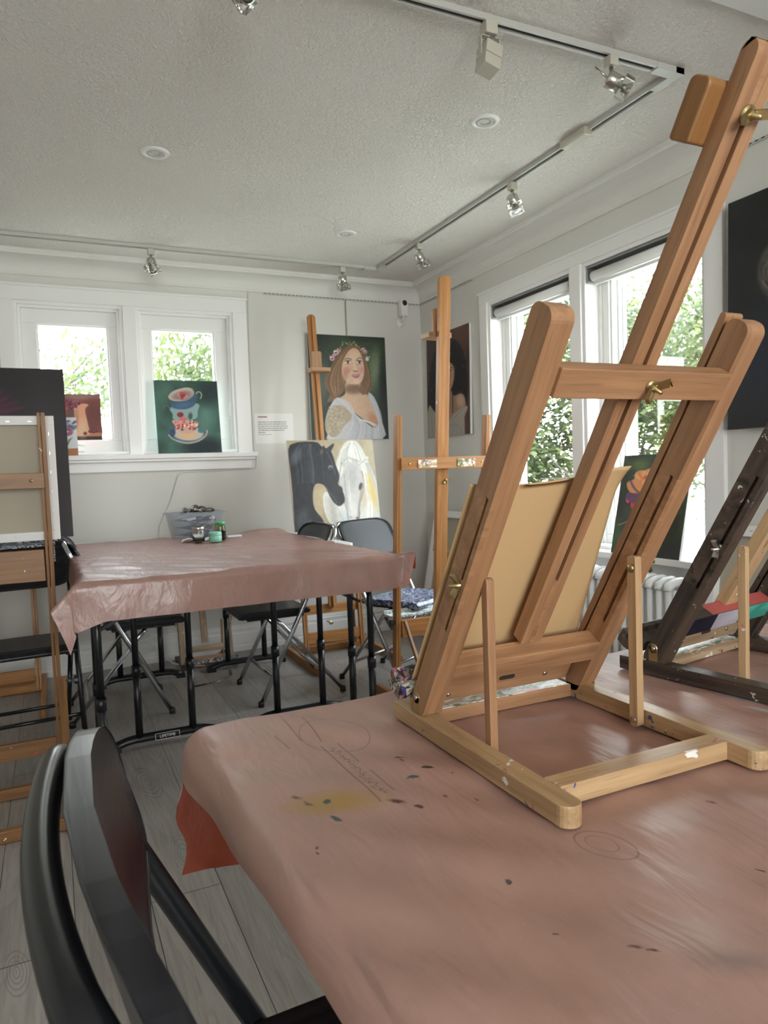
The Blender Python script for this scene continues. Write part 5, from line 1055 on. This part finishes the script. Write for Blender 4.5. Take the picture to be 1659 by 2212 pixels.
jar('clear glass jar with a metal band, left of the two green jars', -1.796, -.875, jz, [(0, .002), (.026, 0), (.030, .004), (.031, .03), (.031, .058), (.029, .064), (.029, .080), (.0275, .080), (.0275, .063), (.029, .056), (.029, .006), (0, .005)], M['clear'], [(.0305, .066), (.0315, .067), (.0315, .080), (.0305, .081)], M['steel'], [(0, .007), (.0285, .007), (.0285, .016), (0, .017)], M['beech'])
jar('low teal jar standing in front of the bin', -1.716, -.895, jz, [(0, 0), (.029, 0), (.032, .006), (.033, .028), (.031, .032), (.0325, .034), (.0325, .046), (.028, .052), (0, .053)], M['teal'])
jar('tall olive glass jar with a green lid behind the teal jar', -1.668, -.80, jz, [(0, 0), (.024, 0), (.027, .006), (.028, .05), (.024, .072), (.023, .083), (0, .084)], M['greenglass'], [(.0, .096), (.026, .096), (.0275, .093), (.0275, .082), (.025, .081)], M['greenlid'], [(0, .004), (.025, .005), (.025, .05), (0, .052)], simple('brown_brush_water', rgb(120, 110, 60), .5))
rg_ = MB().grid(lambda a, b: (-.085+.17*a+.02*b, -.04+.07*b, .004+.010*math.sin(a*9)*math.sin(b*5+1)**2+.010*abs(math.sin(a*4+b*3))), 24, 12)
o = tag(rg_.build('rag', M['paper']), 'crumpled pale rag under the jars on the back table', 'rag'); o.location = (-1.79, -.79, TZ+.004); sd = o.modifiers.new('t', 'SOLIDIFY'); sd.thickness = .002
pa = MB(); pa.box(-.04, .04, -.02, .02, 0, .012); o = tag(pa.build('folded_cloth', M['tubew'], None, .004), 'small folded pale cloth right of the jars on the back table', 'cloth'); o.location = (-1.575, -.70, TZ+.004)

# ---------------------------------------------------------------- wall notice and security camera
nt = thing('wall_notice', 'white printed notice taped to the wall beside the window', 'notice', (-1.114, -.001, 1.335))
MB().box(-.131, .131, -.0012, 0, 0, .196).build('sheet', M['paper'], nt)
tx = MB(); q = random.Random(2)
for k, (xe, th_) in enumerate(((.085, .0045), (.085, .0045), (.095, .0045), (.09, .0045), (.07, .0045), (-.06, .0045), (-.02, .0025))):
    z = .140-.0135*k; x = -.108
    while x < xe:
        L = q.uniform(.008, .026); tx.box(x, min(x+L, xe), -.0016, -.0011, z-th_/2, z+th_/2); x += L+.003
tx.build('text_lines', M['ink'], nt); MB().box(-.108, -.045, -.0016, -.0011, .170, .1765).build('heading_line', M['redink'], nt)
sc = thing('security_camera', 'small white security camera high in the corner', 'camera', (-.158, -.045, 2.205))
MB().box(-.026, .026, -.028, .028, 0, .115).build('housing', M['whitepl'], sc, .006)
MB().lathe([(.0, .003), (.017, .003), (.019, .001), (.019, -.003)], (0, -.028, .088), (0, -1, 0), 24).build('lens', M['blackpl'], sc)
MB().lathe([(0, .001), (.003, .001), (.003, -.001)], (0, -.028, .018), (0, -1, 0), 10).build('status_light', simple('lilac_light', rgb(200, 200, 240), .3), sc)
MB().tube([(0, .0, 0), (0, .0, -.018), (-.006, .03, -.03)], .006, 8).lathe([(0, 0), (.024, 0), (.026, .004), (.026, .012), (0, .012)], (-.008, .045, -.042), (0, -1, 0), 22).build('mount', M['whitepl'], sc)

# ---------------------------------------------------------------- ceiling: tracks, heads, downlights
def track(label, p0, p1):
    t = thing('light_track', label, 'light track', p0, 0, 'ceiling light tracks'); p0, p1 = Vector(p0), Vector(p1); d = (p1-p0); s_ = Vector((0, 0, 1)).cross(d.normalized())
    mb = MB()
    for k in (-1, 1): mb.bar(s_*k*.0135+V(0, 0, -.009), d+s_*k*.0135+V(0, 0, -.009), .008, .018)
    mb.bar(V(0, 0, -.004), d+V(0, 0, -.004), .02, .006); mb.build('channel', M['trackwhite'], t)
    MB().bar(V(0, 0, -.0085), d+V(0, 0, -.0085), .017, .003).build('groove', M['slot'], t); return t
ZT = CZ-.0005
track('ceiling light track running along the back wall', (-3.6, -.356, ZT), (-.492, -.356, ZT))
track('ceiling light track running along the side wall', (-.489, -.39, ZT), (-.489, -2.72, ZT))
track('ceiling light track running across the room nearest the camera', (-.500, -2.76, ZT), (-3.3, -2.76, ZT))
for i, (x, y, lb, sx_, sy_) in enumerate(((-.489, -.356, 'white track corner connector near the back corner', -1, -1), (-.489, -2.76, 'white track corner connector nearest the tall window', -1, 1))):
    mb = MB().box(-.10, .019, -.019, .019, -.0215, 0); mb.box(-.019, .019, min(0, -sy_*-.10), max(0, -sy_*-.10), -.0213, 0) if False else mb.box(-.019, .019, -.10 if sy_ < 0 else -.019, .019 if sy_ < 0 else .10, -.0213, 0)
    o = tag(mb.build('track_connector', M['trackwhite'], None, .001), lb, 'connector'); o.location = (x, y, ZT)
o = tag(MB().box(-.022, .022, -.075, .075, -.034, 0).build('feed_box', M['cream'], None, .008), 'cream power feed box on the side track', 'feed box'); o.location = (-.505, -2.275, ZT)
M['lampglass'] = clear('lamp_glass', (.96, .98, .97, 1), .04)
def glasshead(label, x, y, aim, rz=0, pin=True):
    t = thing('track_spotlight', label, 'spotlight', (x, y, ZT), 0, 'clear glass track spotlights'); a = Vector(aim).normalized()
    MB().box(-.017, .017, -.017, .017, -.052, -.019).build('adapter', M['cream'], t, .003)
    MB().tube([(0, 0, -.052), (0, 0, -.085)], .0065, 10).build('stem', M['steel'], t)
    j = Vector((0, 0, -.092)); c_ = j+a*.012; h_ = MB().lathe([(0, -.030), (.024, -.028), (.026, -.024), (.026, .022), (0, .024)], c_, a, 20)
    h_.tube([c_-a*.022, c_-a*.022+a.cross(V(0, 0, 1)).normalized()*.0-a*.05+V(0, 0, .012)], .003, 8); h_.build('socket', M['steel'], t)
    g = MB(); w_ = .034; u_x = a.orthogonal().normalized(); v_x = a.cross(u_x)
    o_ = c_+a*.020; g.bar(o_, o_+a*.034, 2*w_, 2*w_, tuple(v_x), .003, .003); g.build('glass_shade', M['lampglass'], t, .006)
    MB().lathe([(0, 0), (.010, 0), (.024, .026), (.023, .030), (0, .027)], o_+a*.0045, a, 20).build('bulb', M['lampglass'] if False else M['steel'], t)
    return t
glasshead('clear glass spotlight on the near track by the corner connector', -.777, -2.766, (.75, -.35, -.5))
glasshead('clear glass spotlight in the middle of the side track', -.489, -1.825, (.15, -.25, -.9))
glasshead('clear glass spotlight at the far end of the side track', -.489, -.92, (.35, -.15, -.8))
glasshead('clear glass spotlight on the back track above the flower crown portrait', -.735, -.356, (.1, -.05, -1))
glasshead('clear glass spotlight on the back track in front of the small windows', -1.885, -.356, (.05, -.45, -.85))
glasshead('clear glass spotlight cut off by the top edge of the photo', -1.985, -2.76, (.35, -.65, -.65))
t = thing('track_spotlight', 'cream square spotlight with a mesh-backed bulb on the near track', 'spotlight', (-1.234, -2.76, ZT))
MB().box(-.020, .020, -.019, .019, -.052, -.012).build('adapter', M['cream'], t, .003)
yk = MB(); yk.bar((-.030, 0, -.056), (.030, 0, -.056), .016, .003); yk.bar((-.031, 0, -.058), (-.031, 0, -.108), .016, .003, (1, 0, 0), .003, .008); yk.bar((.031, 0, -.058), (.031, 0, -.108), .016, .003, (1, 0, 0), .003, .008); yk.build('yoke', M['cream'], t, .001)
a = Vector((-.25, -.15, -1)).normalized(); c_ = Vector((0, 0, -.100)); hb_ = MB(); hb_.bar(c_-a*.018, c_+a*.022, .056, .056, (0, 1, 0), .0, .0); hb_.bar(c_+a*.024, c_+a*.060, .054, .054, (0, 1, 0), .002, .002); hb_.build('lamp_box', M['cream'], t, .006)
MB().lathe([(.026, .0), (.026, .006), (.022, .020), (.013, .032), (0, .036)], c_-a*.016, -a, 16).build('mesh_dome', simple('mesh_metal', (.35, .36, .33, 1), .4, .7, bump=(420, 1.0, .004)), t)
MB().tube([(0, 0, -.054), (-.012, .004, -.060), (-.008, .006, -.066), (.002, 0, -.070)], .0025, 6).build('lamp_cord', M['cream'], t)
for (x, y, lb) in ((-2.011, -1.538, 'round recessed downlight left of the ceiling centre'), (-.902, -2.231, 'round recessed downlight nearest the square spotlight'), (-.924, -.887, 'round recessed downlight nearest the back corner')):
    t = thing('downlight', lb, 'downlight', (x, y, CZ), 0, 'recessed downlights')
    MB().lathe([(.034, .006), (.034, -.004), (.046, -.006), (.057, -.003), (.0575, .0)], n=32).build('trim_ring', M['whitepl'], t)
    MB().lathe([(.033, -.001), (.031, -.005), (.022, -.003), (.021, .012), (.034, .012)], n=28).build('gimbal', M['trackwhite'], t)
    MB().lathe([(.021, .004), (.014, .001), (0, .0)], n=20).build('bulb', M['clear'] if False else M['cap'], t)
